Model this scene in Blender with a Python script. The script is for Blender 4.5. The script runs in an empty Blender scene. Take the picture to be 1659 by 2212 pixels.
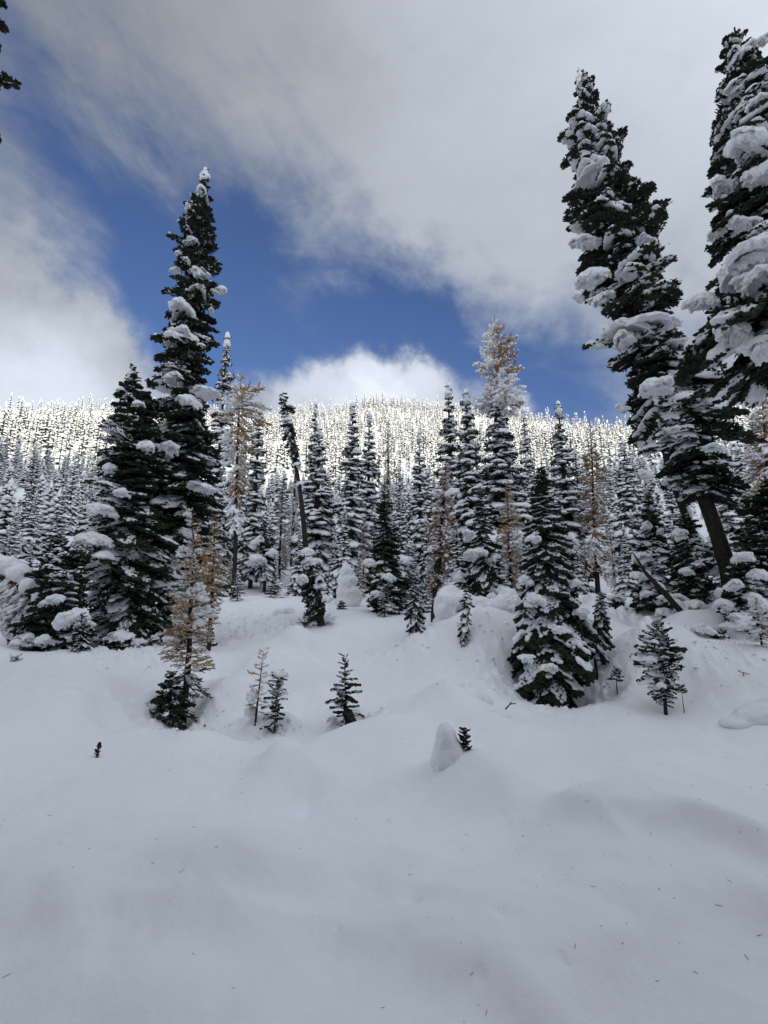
import bpy, math, random
import numpy as np
from mathutils import Vector, Matrix

# ------------------------------------------------------------------ camera, world, sun, exposure
sc = bpy.context.scene
COL = sc.collection
EYE = 1.7
PITCH = math.radians(12.0)
cam_d = bpy.data.cameras.new("camera")
cam_d.sensor_fit = 'AUTO'
cam_d.sensor_width = 36.0
cam_d.lens = 18.0
cam_d.clip_start = 0.05
cam_d.clip_end = 6000
cam = bpy.data.objects.new("camera", cam_d)
COL.objects.link(cam)
cam.location = (0, 0, EYE)
cam.rotation_euler = (math.pi / 2 + PITCH, 0, 0)
sc.camera = cam

SUN_EL = math.radians(13.0)
SUN_AZ = math.radians(28.0)      # behind the camera, to the right
SDIR = Vector((math.sin(SUN_AZ) * math.cos(SUN_EL), -math.cos(SUN_AZ) * math.cos(SUN_EL), math.sin(SUN_EL)))
sun_d = bpy.data.lights.new("sun", 'SUN')
sun_d.energy = 2.8
sun_d.angle = math.radians(0.5)
sun_d.color = (1.0, 0.91, 0.72)
sun = bpy.data.objects.new("sun", sun_d)
COL.objects.link(sun)
sun.location = (60, -120, 120)
sun.rotation_euler = (-SDIR).to_track_quat('-Z', 'Y').to_euler()

sc.view_settings.view_transform = 'Standard'
sc.view_settings.look = 'None'
sc.view_settings.gamma = 1
sc.view_settings.use_curve_mapping = False
sc.view_settings.exposure = 0.70

FPX = 1106.0
CP, SP = math.cos(PITCH), math.sin(PITCH)

def pdir(u, v):
    """direction of a point of the photograph (1659 x 2212 frame)"""
    a = (u - 829.5) / FPX
    b = (1106.0 - v) / FPX
    d = Vector((a, CP - b * SP, SP + b * CP))
    return d.normalized()

def pw(u, v, Y):
    """x, z in the upright plane at distance Y in front of the camera"""
    a = (u - 829.5) / FPX
    b = (1106.0 - v) / FPX
    t = Y / (CP - b * SP)
    return a * t, EYE + t * (SP + b * CP)

# ---- world: Nishita sky with clouds laid out by direction
world = bpy.data.worlds.new("World")
sc.world = world
world.use_nodes = True
nt = world.node_tree
nt.nodes.clear()
N = nt.nodes.new
LK = nt.links.new
w_out = N('ShaderNodeOutputWorld')
w_bg = N('ShaderNodeBackground')
w_bg.inputs['Strength'].default_value = 0.1
LK(w_bg.outputs[0], w_out.inputs[0])
sky = N('ShaderNodeTexSky')
sky.sky_type = 'NISHITA'
sky.sun_disc = False
sky.sun_elevation = SUN_EL
sky.sun_rotation = math.atan2(SDIR.x, SDIR.y)
sky.altitude = 1800
sky.air_density = 1.0
sky.dust_density = 0.3
sky.ozone_density = 2.0
tc = N('ShaderNodeTexCoord')

def vmath(op, a, b=None):
    n = N('ShaderNodeVectorMath'); n.operation = op
    for i, s in enumerate((a, b)):
        if s is None: continue
        if isinstance(s, (tuple, list, Vector)): n.inputs[i].default_value = tuple(s)
        else: LK(s, n.inputs[i])
    return n
def fmath(op, a, b=None, c=None, clamp=False):
    n = N('ShaderNodeMath'); n.operation = op; n.use_clamp = clamp
    for i, s in enumerate((a, b, c)):
        if s is None: continue
        if isinstance(s, (int, float)): n.inputs[i].default_value = s
        else: LK(s, n.inputs[i])
    return n.outputs[0]
def wnoise(vec, scale, detail, rough, dist=0.0, w=None):
    n = N('ShaderNodeTexNoise'); n.noise_dimensions = '3D'
    n.inputs['Scale'].default_value = scale
    n.inputs['Detail'].default_value = detail
    n.inputs['Roughness'].default_value = rough
    n.inputs['Distortion'].default_value = dist
    LK(vec, n.inputs['Vector'])
    return n
gen = tc.outputs['Generated']
warp = wnoise(gen, 2.6, 5, 0.55)
wv = vmath('SUBTRACT', warp.outputs['Color'], (0.5, 0.5, 0.5))
ws = vmath('SCALE', wv.outputs[0]); ws.inputs['Scale'].default_value = 0.20
warp2 = wnoise(gen, 9.0, 6, 0.62)
wv2 = vmath('SUBTRACT', warp2.outputs['Color'], (0.5, 0.5, 0.5))
ws2 = vmath('SCALE', wv2.outputs[0]); ws2.inputs['Scale'].default_value = 0.16
wd = vmath('ADD', gen, ws.outputs[0])
wd = vmath('ADD', wd.outputs[0], ws2.outputs[0])
wd = vmath('NORMALIZE', wd.outputs[0])

def lobes(vec, items, start):
    acc = start
    for (u, v, amp, sig) in items:
        s = math.radians(sig)
        d = vmath('DOT_PRODUCT', vec, pdir(u, v))
        k = 2.0 / (s * s)
        e = fmath('MULTIPLY_ADD', d.outputs['Value'], k, -k)
        e = fmath('EXPONENT', e)
        acc = fmath('MULTIPLY_ADD', e, amp, acc)
    return acc
st = vmath('MULTIPLY', gen, (1.0, 1.0, 1.9))
cn1 = wnoise(st.outputs[0], 2.6, 8, 0.60, 0.9).outputs['Fac']
cn2 = wnoise(st.outputs[0], 7.0, 7, 0.62, 0.5).outputs['Fac']
vr = N('ShaderNodeVectorRotate'); vr.rotation_type = 'AXIS_ANGLE'; vr.inputs['Axis'].default_value = (0, 1, 0); vr.inputs['Angle'].default_value = math.radians(-38)
LK(gen, vr.inputs['Vector'])
sv = vmath('MULTIPLY', vr.outputs[0], (1.5, 2.0, 5.5))
cn3 = wnoise(sv.outputs[0], 1.5, 7, 0.62, 0.8).outputs['Fac']
cover0 = fmath('MULTIPLY_ADD', cn1, 0.6, 0.02)
cover0 = fmath('MULTIPLY_ADD', cn3, 1.25, cover0)
cover0 = fmath('MULTIPLY_ADD', cn2, 0.62, cover0)
COVER = [(640, 690, -0.95, 10), (330, 660, -0.70, 8), (310, 500, -0.40, 6.5), (860, 740, -0.80, 9),
         (1180, 830, -0.85, 9), (1400, 790, -0.42, 8), (520, 540, -0.40, 7),
         (20, 200, -0.28, 10), (60, 350, -0.28, 8), (200, 150, -0.30, 14), (480, 790, -0.75, 6), (1000, 790, -0.5, 7), (240, 200, -0.10, 9),
         (60, 870, 1.6, 8), (-40, 800, 0.6, 6), (230, 870, 0.9, 5), (800, 865, 1.9, 3.6), (880, 875, 0.9, 3.2), (720, 880, 0.9, 3.2), (980, 890, 0.5, 3),
         (580, 890, 0.6, 3.2), (1130, 900, 0.75, 2.6), (640, 640, 0.30, 5), (1060, 640, 0.25, 6)]
cover = lobes(wd.outputs[0], COVER, cover0)
mr = N('ShaderNodeMapRange'); mr.interpolation_type = 'SMOOTHSTEP'
mr.inputs['From Min'].default_value = 0.05
mr.inputs['From Max'].default_value = 1.12
LK(cover, mr.inputs['Value'])
# brightness of the cloud itself: sunlit banks low on the left and above the ridge, grey layer elsewhere
BRIGHT = [(80, 850, 2.6, 8), (800, 860, 3.0, 4.5), (930, 885, 1.6, 4), (660, 885, 1.6, 4), (1130, 890, 1.5, 4),
          (1000, 250, 0.7, 20), (1450, 350, 0.4, 16), (0, 0, -0.55, 20), (200, 250, -0.35, 16), (560, 60, -0.25, 12)]
br0 = fmath('MULTIPLY_ADD', cn1, 0.9, 2.0)
br0 = fmath('MULTIPLY_ADD', cn2, 0.5, br0)
bright = lobes(wd.outputs[0], BRIGHT, br0)
# thin cloud scatters light forward: it grows brighter all the way round towards the sun
sd = vmath('DOT_PRODUCT', gen, SDIR)
ph = fmath('MULTIPLY_ADD', sd.outputs['Value'], 0.5, 0.5, True)
pm = N('ShaderNodeMapRange'); pm.interpolation_type = 'SMOOTHSTEP'
pm.inputs['From Min'].default_value = 0.34; pm.inputs['From Max'].default_value = 0.72
LK(ph, pm.inputs['Value'])
bright = fmath('MULTIPLY', bright, fmath('MULTIPLY_ADD', pm.outputs[0], 1.6, 1.0))
cl = N('ShaderNodeCombineColor')
LK(fmath('MULTIPLY', bright, 0.92), cl.inputs[0])
LK(fmath('MULTIPLY', bright, 1.0), cl.inputs[1])
LK(fmath('MULTIPLY', bright, 1.12), cl.inputs[2])
skyc = N('ShaderNodeMix'); skyc.data_type = 'RGBA'; skyc.blend_type = 'MULTIPLY'
skyc.inputs['Factor'].default_value = 1.0
LK(sky.outputs[0], skyc.inputs[6])
skyc.inputs[7].default_value = (0.60, 0.64, 0.82, 1)
mixc = N('ShaderNodeMix'); mixc.data_type = 'RGBA'
LK(fmath('MULTIPLY', mr.outputs[0], 0.96), mixc.inputs['Factor'])
LK(skyc.outputs[2], mixc.inputs[6])
LK(cl.outputs[0], mixc.inputs[7])
LK(mixc.outputs[2], w_bg.inputs['Color'])

# ------------------------------------------------------------------ materials
def material(name):
    m = bpy.data.materials.new(name); m.use_nodes = True
    t = m.node_tree
    b = t.nodes['Principled BSDF']
    return m, t, b
def tn(t, kind, **kw):
    n = t.nodes.new(kind)
    for k, v in kw.items(): n.inputs[k].default_value = v
    return n

def snow_material(name, col, fine, coarse, strength, dist):
    m, t, b = material(name)
    b.inputs['Roughness'].default_value = 0.62
    b.inputs['Specular IOR Level'].default_value = 0.25
    geo = t.nodes.new('ShaderNodeNewGeometry')
    n1 = tn(t, 'ShaderNodeTexNoise', Scale=fine, Detail=4.0, Roughness=0.65)
    n2 = tn(t, 'ShaderNodeTexNoise', Scale=coarse, Detail=4.0, Roughness=0.55)
    t.links.new(geo.outputs['Position'], n1.inputs['Vector'])
    t.links.new(geo.outputs['Position'], n2.inputs['Vector'])
    ad = t.nodes.new('ShaderNodeMath'); ad.operation = 'MULTIPLY_ADD'
    t.links.new(n1.outputs['Fac'], ad.inputs[0]); ad.inputs[1].default_value = 0.28
    t.links.new(n2.outputs['Fac'], ad.inputs[2])
    bp = tn(t, 'ShaderNodeBump', Strength=strength, Distance=dist)
    t.links.new(ad.outputs[0], bp.inputs['Height'])
    t.links.new(bp.outputs[0], b.inputs['Normal'])
    mx = t.nodes.new('ShaderNodeMix'); mx.data_type = 'RGBA'
    mx.inputs[6].default_value = (*[c * 0.95 for c in col], 1)
    mx.inputs[7].default_value = (*col, 1)
    t.links.new(n2.outputs['Fac'], mx.inputs[0])
    t.links.new(mx.outputs[2], b.inputs['Base Color'])
    return m
M_SNOW = snow_material("tree_snow", (0.90, 0.91, 0.93), 34, 7, 0.75, 0.07)
M_GROUND = snow_material("ground_snow", (0.89, 0.90, 0.92), 75, 6, 0.55, 0.02)
M_FARSNOW = snow_material("far_snow", (0.90, 0.91, 0.92), 3, 0.4, 0.4, 0.3)

def foliage_material(name, c1, c2, scale, rough=0.75):
    m, t, b = material(name)
    b.inputs['Roughness'].default_value = rough
    b.inputs['Specular IOR Level'].default_value = 0.15
    geo = t.nodes.new('ShaderNodeNewGeometry')
    n1 = tn(t, 'ShaderNodeTexNoise', Scale=scale, Detail=3.0, Roughness=0.6)
    t.links.new(geo.outputs['Position'], n1.inputs['Vector'])
    rp = t.nodes.new('ShaderNodeValToRGB')
    rp.color_ramp.elements[0].position = 0.3; rp.color_ramp.elements[0].color = (*c1, 1)
    rp.color_ramp.elements[1].position = 0.7; rp.color_ramp.elements[1].color = (*c2, 1)
    t.links.new(n1.outputs['Fac'], rp.inputs[0])
    t.links.new(rp.outputs[0], b.inputs['Base Color'])
    return m
M_FIR = foliage_material("fir_needles", (0.018, 0.023, 0.015), (0.042, 0.049, 0.030), 5)
M_LARCH = foliage_material("larch_needles", (0.36, 0.225, 0.105), (0.54, 0.36, 0.19), 6)
M_LARCHB = foliage_material("larch_rust", (0.27, 0.165, 0.095), (0.42, 0.27, 0.16), 4)
M_BARK = foliage_material("bark", (0.022, 0.018, 0.015), (0.062, 0.050, 0.042), 14, 0.9)
def bark_relief(m):
    t = m.node_tree; b = t.nodes['Principled BSDF']
    geo = t.nodes.new('ShaderNodeNewGeometry'); mp = tn(t, 'ShaderNodeMapping'); mp.inputs['Scale'].default_value = (1, 1, 0.22)
    n = tn(t, 'ShaderNodeTexNoise', Scale=26.0, Detail=5.0, Roughness=0.7)
    t.links.new(geo.outputs['Position'], mp.inputs['Vector']); t.links.new(mp.outputs[0], n.inputs['Vector'])
    bp = tn(t, 'ShaderNodeBump', Strength=1.0, Distance=0.06)
    t.links.new(n.outputs['Fac'], bp.inputs['Height']); t.links.new(bp.outputs[0], b.inputs['Normal'])
bark_relief(M_BARK)
M_TWIG = foliage_material("grey_twig", (0.05, 0.04, 0.034), (0.12, 0.095, 0.08), 10, 0.9)
M_NEEDLE = foliage_material("fallen_needles", (0.06, 0.05, 0.04), (0.12, 0.10, 0.08), 20, 0.9)

# ------------------------------------------------------------------ numpy mesh helpers
def mesh_of(name, V, F, mats, mi=None, smooth=True):
    me = bpy.data.meshes.new(name)
    V = np.ascontiguousarray(V, dtype=np.float32); F = np.ascontiguousarray(F, dtype=np.int32)
    me.vertices.add(len(V)); me.vertices.foreach_set('co', V.ravel())
    me.loops.add(F.size); me.loops.foreach_set('vertex_index', F.ravel())
    me.polygons.add(len(F))
    me.polygons.foreach_set('loop_start', np.arange(0, F.size, F.shape[1], dtype=np.int32))
    if mi is not None: me.polygons.foreach_set('material_index', np.asarray(mi, dtype=np.int32))
    me.polygons.foreach_set('use_smooth', np.full(len(F), smooth, dtype=bool))
    for m in mats: me.materials.append(m)
    me.update(calc_edges=True)
    me.validate()
    return me

class Arr:
    """triangles gathered in numpy arrays"""
    def __init__(self): self.v, self.f, self.n = [], [], 0
    def add(self, V, F):
        if len(V) == 0: return
        self.v.append(V); self.f.append(F + self.n); self.n += len(V)
    def get(self):
        if not self.v: return np.zeros((0, 3)), np.zeros((0, 3), int)
        return np.concatenate(self.v), np.concatenate(self.f)

def sphere_arr(level):
    V = np.array([(1,0,0),(-1,0,0),(0,1,0),(0,-1,0),(0,0,1),(0,0,-1)], float)
    F = [(0,2,4),(2,1,4),(1,3,4),(3,0,4),(2,0,5),(1,2,5),(3,1,5),(0,3,5)]
    V = [tuple(p) for p in V]
    for _ in range(level):
        cache, G = {}, []
        def mid(a, b):
            k = (min(a, b), max(a, b))
            if k not in cache:
                p = np.array(V[a]) + np.array(V[b]); p /= np.linalg.norm(p)
                V.append(tuple(p)); cache[k] = len(V) - 1
            return cache[k]
        for a, b, c in F:
            ab, bc, ca = mid(a, b), mid(b, c), mid(c, a)
            G += [(a, ab, ca), (ab, b, bc), (ca, bc, c), (ab, bc, ca)]
        F = G
    return np.array(V), np.array(F)
SPH0, SPH1, SPH2 = sphere_arr(0), sphere_arr(1), sphere_arr(2)

def norm(a): return a / np.maximum(np.linalg.norm(a, axis=-1, keepdims=True), 1e-9)

def rods(P0, P1, R0, R1, rng, sides=4, lod=False, jit=0.35):
    """needle-clad shoots: spindles with an uneven skin"""
    P0 = np.asarray(P0, float); P1 = np.asarray(P1, float)
    n = len(P0)
    R0 = np.broadcast_to(np.asarray(R0, float), (n,)); R1 = np.broadcast_to(np.asarray(R1, float), (n,))
    d = norm(P1 - P0)
    ref = np.where(np.abs(d[:, 2:3]) < 0.9, np.array([[0, 0, 1.0]]), np.array([[1.0, 0, 0]]))
    a = norm(np.cross(d, ref)); b = np.cross(d, a)
    ts = [0.0, 0.65] if lod else [0.0, 0.45, 0.82]
    rs = [R0, R1 * 1.1] if lod else [R0, (R0 + R1) * 0.55, R1]
    ang = np.arange(sides) * 2 * math.pi / sides
    rings = []
    for t, r in zip(ts, rs):
        c = P0 + (P1 - P0) * t
        rr = r[:, None] * (1 + jit * rng.uniform(-1, 1, (n, sides)))
        an = ang[None, :] + rng.uniform(-0.3, 0.3, (n, 1))
        rings.append(c[:, None, :] + rr[..., None] * (np.cos(an)[..., None] * a[:, None, :] + np.sin(an)[..., None] * b[:, None, :]))
    V = np.concatenate(rings + [P1[:, None, :]], axis=1)
    k = V.shape[1]
    f = []
    for q in range(len(ts) - 1):
        for s in range(sides):
            s2 = (s + 1) % sides
            A, B, Cc, D = q*sides+s, q*sides+s2, (q+1)*sides+s2, (q+1)*sides+s
            f += [(A, B, Cc), (A, Cc, D)]
    q = len(ts) - 1
    for s in range(sides): f.append((q*sides+s, q*sides+(s+1) % sides, k-1))
    F = np.array(f)[None] + (np.arange(n) * k)[:, None, None]
    return V.reshape(-1, 3), F.reshape(-1, 3)

def tube(pts, radii, sides=8, rng=None, jit=0.0):
    pts = np.asarray(pts, float); n = len(pts)
    d = norm(np.gradient(pts, axis=0))
    ref = np.array([0, 1.0, 0.05])
    a = norm(np.cross(d, ref)); b = np.cross(d, a)
    an = np.arange(sides) * 2 * math.pi / sides
    r = np.asarray(radii, float)[:, None] * np.ones((1, sides))
    if rng is not None: r = r * (1 + jit * rng.uniform(-1, 1, r.shape))
    V = (pts[:, None] + r[..., None] * (np.cos(an)[None, :, None] * a[:, None] + np.sin(an)[None, :, None] * b[:, None])).reshape(-1, 3)
    f = []
    for q in range(n - 1):
        for s in range(sides):
            s2 = (s + 1) % sides
            A, B, Cc, D = q*sides+s, q*sides+s2, (q+1)*sides+s2, (q+1)*sides+s
            f += [(A, B, Cc), (A, Cc, D)]
    V = np.concatenate([V, pts[:1], pts[-1:]])
    e0, e1 = len(V) - 2, len(V) - 1
    for s in range(sides):
        s2 = (s + 1) % sides
        f += [(s2, s, e0), ((n-1)*sides+s, (n-1)*sides+s2, e1)]
    return V, np.array(f)

def ellipsoids(C, R, sph):
    C = np.asarray(C, float); R = np.asarray(R, float)
    V0, F0 = sph
    V = C[:, None, :] + V0[None] * R[:, None, :]
    F = F0[None] + (np.arange(len(C)) * len(V0))[:, None, None]
    return V.reshape(-1, 3), F.reshape(-1, 3)

def hash3(i, j, k, seed):
    with np.errstate(over='ignore'):
        h = (i.astype(np.int64) * 374761393 + j.astype(np.int64) * 668265263 + k.astype(np.int64) * 2147483647 + seed * 1274126177) & 0x7fffffff
        h = ((h ^ (h >> 13)) * 1274126177) & 0x7fffffff
        h = (h ^ (h >> 16)) & 0xffff
    return h / 65535.0
def vnoise(p, seed=0):
    p = np.asarray(p, float)
    i = np.floor(p).astype(np.int64); f = p - i
    w = f * f * f * (f * (f * 6 - 15) + 10)
    r = 0
    for a in (0, 1):
        for b in (0, 1):
            for c in (0, 1):
                g = (w[:, 0] if a else 1 - w[:, 0]) * (w[:, 1] if b else 1 - w[:, 1]) * (w[:, 2] if c else 1 - w[:, 2])
                r = r + g * hash3(i[:, 0] + a, i[:, 1] + b, i[:, 2] + c, seed)
    return r * 2 - 1
def fbm(p, oct=4, seed=0, gain=0.5):
    r = 0; a = 1.0; p = np.asarray(p, float)
    for o in range(oct):
        r = r + a * vnoise(p * (2.03 ** o) + 17.3 * o, seed + o); a *= gain
    return r
def fbm2(x, y, scale, oct=4, seed=0, gain=0.5):
    return fbm(np.stack([x / scale, y / scale, np.full_like(x, 0.37 + seed)], -1), oct, seed, gain)

def remesh(C, R, voxel, noise=0.0, nscale=6.0, seed=0, smooth=2):
    """ellipsoids melted together into one lumpy body of snow"""
    V, F = ellipsoids(C, R, SPH2)
    me = mesh_of("tmp", V, F, [])
    ob = bpy.data.objects.new("tmp", me); COL.objects.link(ob)
    md = ob.modifiers.new("r", 'REMESH'); md.mode = 'VOXEL'; md.voxel_size = voxel; md.adaptivity = 0.0
    pass
    if smooth:
        ms = ob.modifiers.new("s", 'SMOOTH'); ms.factor = 0.5; ms.iterations = smooth
    dg = bpy.context.evaluated_depsgraph_get()
    ev = ob.evaluated_get(dg)
    m2 = ev.to_mesh()
    m2.calc_loop_triangles()
    nv = len(m2.vertices); A = np.empty(nv * 3, np.float32); m2.vertices.foreach_get('co', A)
    nm = np.empty(nv * 3, np.float32); m2.vertices.foreach_get('normal', nm)
    T = np.empty(len(m2.loop_triangles) * 3, np.int32); m2.loop_triangles.foreach_get('vertices', T)
    ev.to_mesh_clear()
    bpy.data.objects.remove(ob); bpy.data.meshes.remove(me)
    A = A.reshape(-1, 3).astype(float); nm = nm.reshape(-1, 3)
    if noise and nv:
        A = A + nm * (noise * fbm(A * nscale, 3, seed))[:, None]
    return A, T.reshape(-1, 3)

# ------------------------------------------------------------------ terrain
PR = np.array([0, 4, 8, 10, 13, 16, 20, 26, 35, 60, 100, 150, 200, 280, 360, 400, 560, 900], float)
PH = np.array([0, 0, 0.02, 0.10, 0.45, 0.9, 1.55, 2.7, 4.8, 12, 26, 47, 73, 117, 165, 176, 150, 90], float)
RR = np.array([0, 10, 40, 100, 300, 330, 600, 900], float)
RH = np.array([0, 0.0, 4, 28, 122, 124, 100, 80], float)
def hermite(x, X, Y):
    m = np.zeros_like(Y); s = np.diff(Y) / np.diff(X)
    m[1:-1] = (s[1:] + s[:-1]) / 2; m[0] = s[0]; m[-1] = s[-1]
    x = np.clip(x, X[0], X[-1])
    i = np.clip(np.searchsorted(X, x, side='right') - 1, 0, len(X) - 2)
    h = X[i + 1] - X[i]; t = (x - X[i]) / h
    return ((2*t**3 - 3*t**2 + 1) * Y[i] + (t**3 - 2*t**2 + t) * h * m[i] + (-2*t**3 + 3*t**2) * Y[i + 1] + (t**3 - t**2) * h * m[i + 1])
def sstep(a, b, x):
    t = np.clip((x - a) / (b - a), 0, 1); return t * t * (3 - 2 * t)

RIDGE = [(-300, 905), (0, 905), (120, 893), (240, 885), (420, 890), (560, 915), (640, 903), (720, 893), (800, 880), (950, 884),
         (1080, 900), (1240, 928), (1340, 940), (1500, 925), (1659, 915), (1950, 910)]
_ra, _re = [], []
for u, v in RIDGE:
    d = pdir(u, v); _ra.append(math.atan2(d.x, d.y)); _re.append(d.z / math.hypot(d.x, d.y))
_ra, _re = np.array(_ra), np.array(_re)

def base_h(x, y):
    r = np.hypot(x, y); th = np.arctan2(x, y)
    hf = hermite(r, PR, PH)
    m = (np.interp(th, _ra, _re) * 360 + EYE) / 165.0
    hf = hf * (1 + (m - 1) * sstep(60, 330, r))
    hb = hermite(r, RR, RH)
    w = sstep(math.radians(75), math.radians(115), np.abs(th))
    h = hf * (1 - w) + hb * w
    und = fbm2(x, y, 38.0, 3, 5) * 2.4 * sstep(40, 140, r) + fbm2(x, y, 9.0, 3, 9) * 0.28 * sstep(9, 40, r)
    return h + und

CTRL = [(385, 1575, 9.5), (590, 1592, 8.7), (748, 1587, 8.6), (205, 1657, 6.7), (1000, 1700, 5.9), (985, 1522, 9.5), (1040, 1572, 8.8), (1650, 1580, 8.9), (1437, 1540, 9.9),
        (1190, 1480, 11.4), (1000, 1415, 12.2), (900, 1375, 14), (690, 1352, 16), (600, 1352, 17), (750, 1312, 20),
        (830, 1330, 18), (512, 1297, 20), (590, 1290, 21), (540, 1240, 32), (660, 1245, 32), (280, 1412, 13.6), (385, 1400, 14.6),
        (110, 1418, 12), (172, 1428, 11), (30, 1447, 10.2), (1575, 1262, 14.5), (1400, 1325, 15.5), (1500, 1335, 14.5),
        (1300, 1290, 19), (1230, 1290, 22), (0, 1370, 14), (1640, 1400, 11.2), (1540, 1385, 12), (500, 1400, 13.5), (800, 1420, 13),
        (620, 1480, 11), (850, 1500, 10.5), (230, 1480, 10.5), (1330, 1470, 11), (1380, 1380, 13), (940, 1345, 15), (1050, 1312, 15.5), (800, 1290, 23), (1120, 1300, 19)]
_cx, _cy, _cd, _cs = [], [], [], []
for u, v, Y in CTRL:
    x, z = pw(u, v, Y)
    _cx.append(x); _cy.append(Y); _cs.append(0.10 * Y + 0.35)
_cx, _cy, _cs = map(np.array, (_cx, _cy, _cs))
_cz = np.array([pw(u, v, Y)[1] for u, v, Y in CTRL])
_cd = _cz - base_h(_cx, _cy)
# solve so that the surface passes through the control points
def _phi(x, y):
    d2 = (x[:, None] - _cx[None]) ** 2 + (y[:, None] - _cy[None]) ** 2
    return np.exp(-d2 / (2 * _cs[None] ** 2))
_A = _phi(_cx, _cy)
_W = np.linalg.solve(_A.T @ _A + 0.02 * np.eye(len(_cx)), _A.T @ _cd)

# mounds, hollows, drifts: (u, v, Y, height, size across, size along)
BUMPS = [(608, 1660, 6.15, 0.26, 0.2, 0.34), (655, 1690, 5.85, -0.14, 0.09, 0.24), (640, 1650, 6.4, 0.1, 0.3, 0.3), (968, 1688, 6.0, 0.24, 0.24, 0.24), (1045, 1712, 5.75, 0.15, 0.22, 0.28), (1085, 1735, 5.5, 0.09, 0.3, 0.3), (668, 1690, 5.7, -0.07, 0.10, 0.3), (600, 1560, 9.05, 0.2, 0.3, 0.14), (765, 1560, 8.95, 0.18, 0.25, 0.14), (560, 1520, 9.4, 0.2, 0.2, 0.2),
         (975, 1490, 9.6, 0.38, 0.35, 0.4), (1020, 1540, 8.7, 0.30, 0.45, 0.4), (930, 1500, 9.6, 0.10, 0.6, 0.5),
         (610, 1345, 17, 0.25, 0.9, 0.9), (740, 1335, 18, 0.22, 1.1, 1.2),
         (1195, 1500, 11.35, -0.75, 0.75, 0.5), (1060, 1405, 12.0, 0.5, 0.6, 0.5), (985, 1330, 12.8, 0.4, 0.6, 0.6),
         (1080, 1330, 12.9, 0.45, 0.7, 0.6), (1290, 1520, 10.2, 0.12, 0.7, 0.5), (1650, 1535, 9.0, 0.28, 0.7, 0.5),
         (1440, 1555, 10.2, -0.14, 1.3, 0.6), (250, 1440, 11.2, 0.30, 1.1, 0.5), (120, 1470, 10.0, 0.16, 1.3, 0.5),
         (300, 1500, 9.8, -0.05, 0.8, 0.3), (590, 1580, 9.1, 0.10, 0.5, 0.3), (330, 1545, 9.6, 0.34, 0.2, 0.25), (455, 1540, 9.8, 0.25, 0.2, 0.25),
         (205, 1660, 6.8, 0.12, 0.5, 0.35), (1005, 1660, 6.7, 0.10, 0.9, 0.5), (1300, 1300, 17, 0.5, 1.0, 0.8), (1340, 1330, 15, 0.35, 0.6, 0.5),
         (1560, 1420, 11, 0.22, 0.8, 0.4), (1610, 1470, 10.2, 0.18, 0.9, 0.35), (1430, 1410, 12.5, 0.25, 0.9, 0.5), (1480, 1330, 13.4, 0.4, 0.7, 0.4),
         (800, 1560, 8.8, 0.07, 0.5, 0.3), (70, 1520, 8.9, 0.12, 1.2, 0.5), (500, 1470, 11.2, 0.10, 1.2, 0.8)]
BM = [(pw(u, v, Y)[0], Y, a, sx, sy) for u, v, Y, a, sx, sy in BUMPS]
_r = random.Random(6)
for _ in range(170):      # snowed-over shrubs and hollows all over the clearing
    _y = _r.uniform(7.4, 16); _x = _r.uniform(-.75, .8) * _y; _s = _r.uniform(.16, .5) if _x > -.4 * _y else _r.uniform(.16, .3)
    if 0.2 < _x / _y < 0.46 and 8 < _y < 11.6: continue
    if min((_x - a_) ** 2 + (_y - b_) ** 2 for a_, b_ in zip(_cx, _cy)) < (.35 + 1.2 * _s) ** 2: continue
    BM.append((_x, _y, _s * _r.choice((.75, .6, .5, -.5)) * (.45 if _y < 9.6 else 1), _s * _r.uniform(.8, 1.8), _s))
def gxy(u, v):
    """point of the flat foreground seen at u, v"""
    d = pdir(u, v); t = EYE / -d.z
    return d.x * t, d.y * t
# long soft wind drifts in the foreground: crest lines, height, reach towards and away from the camera
DRIFT = [([(1060, 1725), (1190, 1765), (1290, 1815), (1430, 1838), (1560, 1878), (1760, 1940)], 0.28, 0.21, 1.0),
         ([(420, 1935), (600, 1900), (760, 1885), (900, 1910), (1040, 1965)], 0.2, 0.20, 0.7),
         ([(-100, 1960), (200, 1990), (500, 1985), (700, 1975), (860, 2000), (1000, 2060), (1080, 2090)], 0.2, 0.20, 0.7),
         ([(1080, 2090), (1190, 2065), (1350, 2005), (1500, 1995), (1800, 2010)], 0.2, 0.18, 0.6),
         ([(-200, 1580), (60, 1560), (230, 1555), (330, 1590)], 0.18, 0.2, 0.7)]
DRL = [([gxy(u, v) for u, v in L], a, f, b) for L, a, f, b in DRIFT]
POCK = [(75, 1728, .05, -.02), (845, 1748, .05, .03), (1255, 1745, .05, -.03), (1480, 1805, .07, -.03), (895, 1962, .05, -.025), (1110, 1770, .03, .015),
        (1040, 2155, .03, -.015), (1220, 2115, .03, -.012), (1015, 1795, .02, .012), (1520, 1895, .025, -.012), (730, 2020, .02, -.01),
        (130, 1895, .03, .012), (1225, 1935, .03, -.012), (1085, 2045, .06, -.015), (1180, 1605, .06, .03), (1420, 1615, .05, .02)]
PK = [(*gxy(u, v), s, a) for u, v, s, a in POCK]
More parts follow.
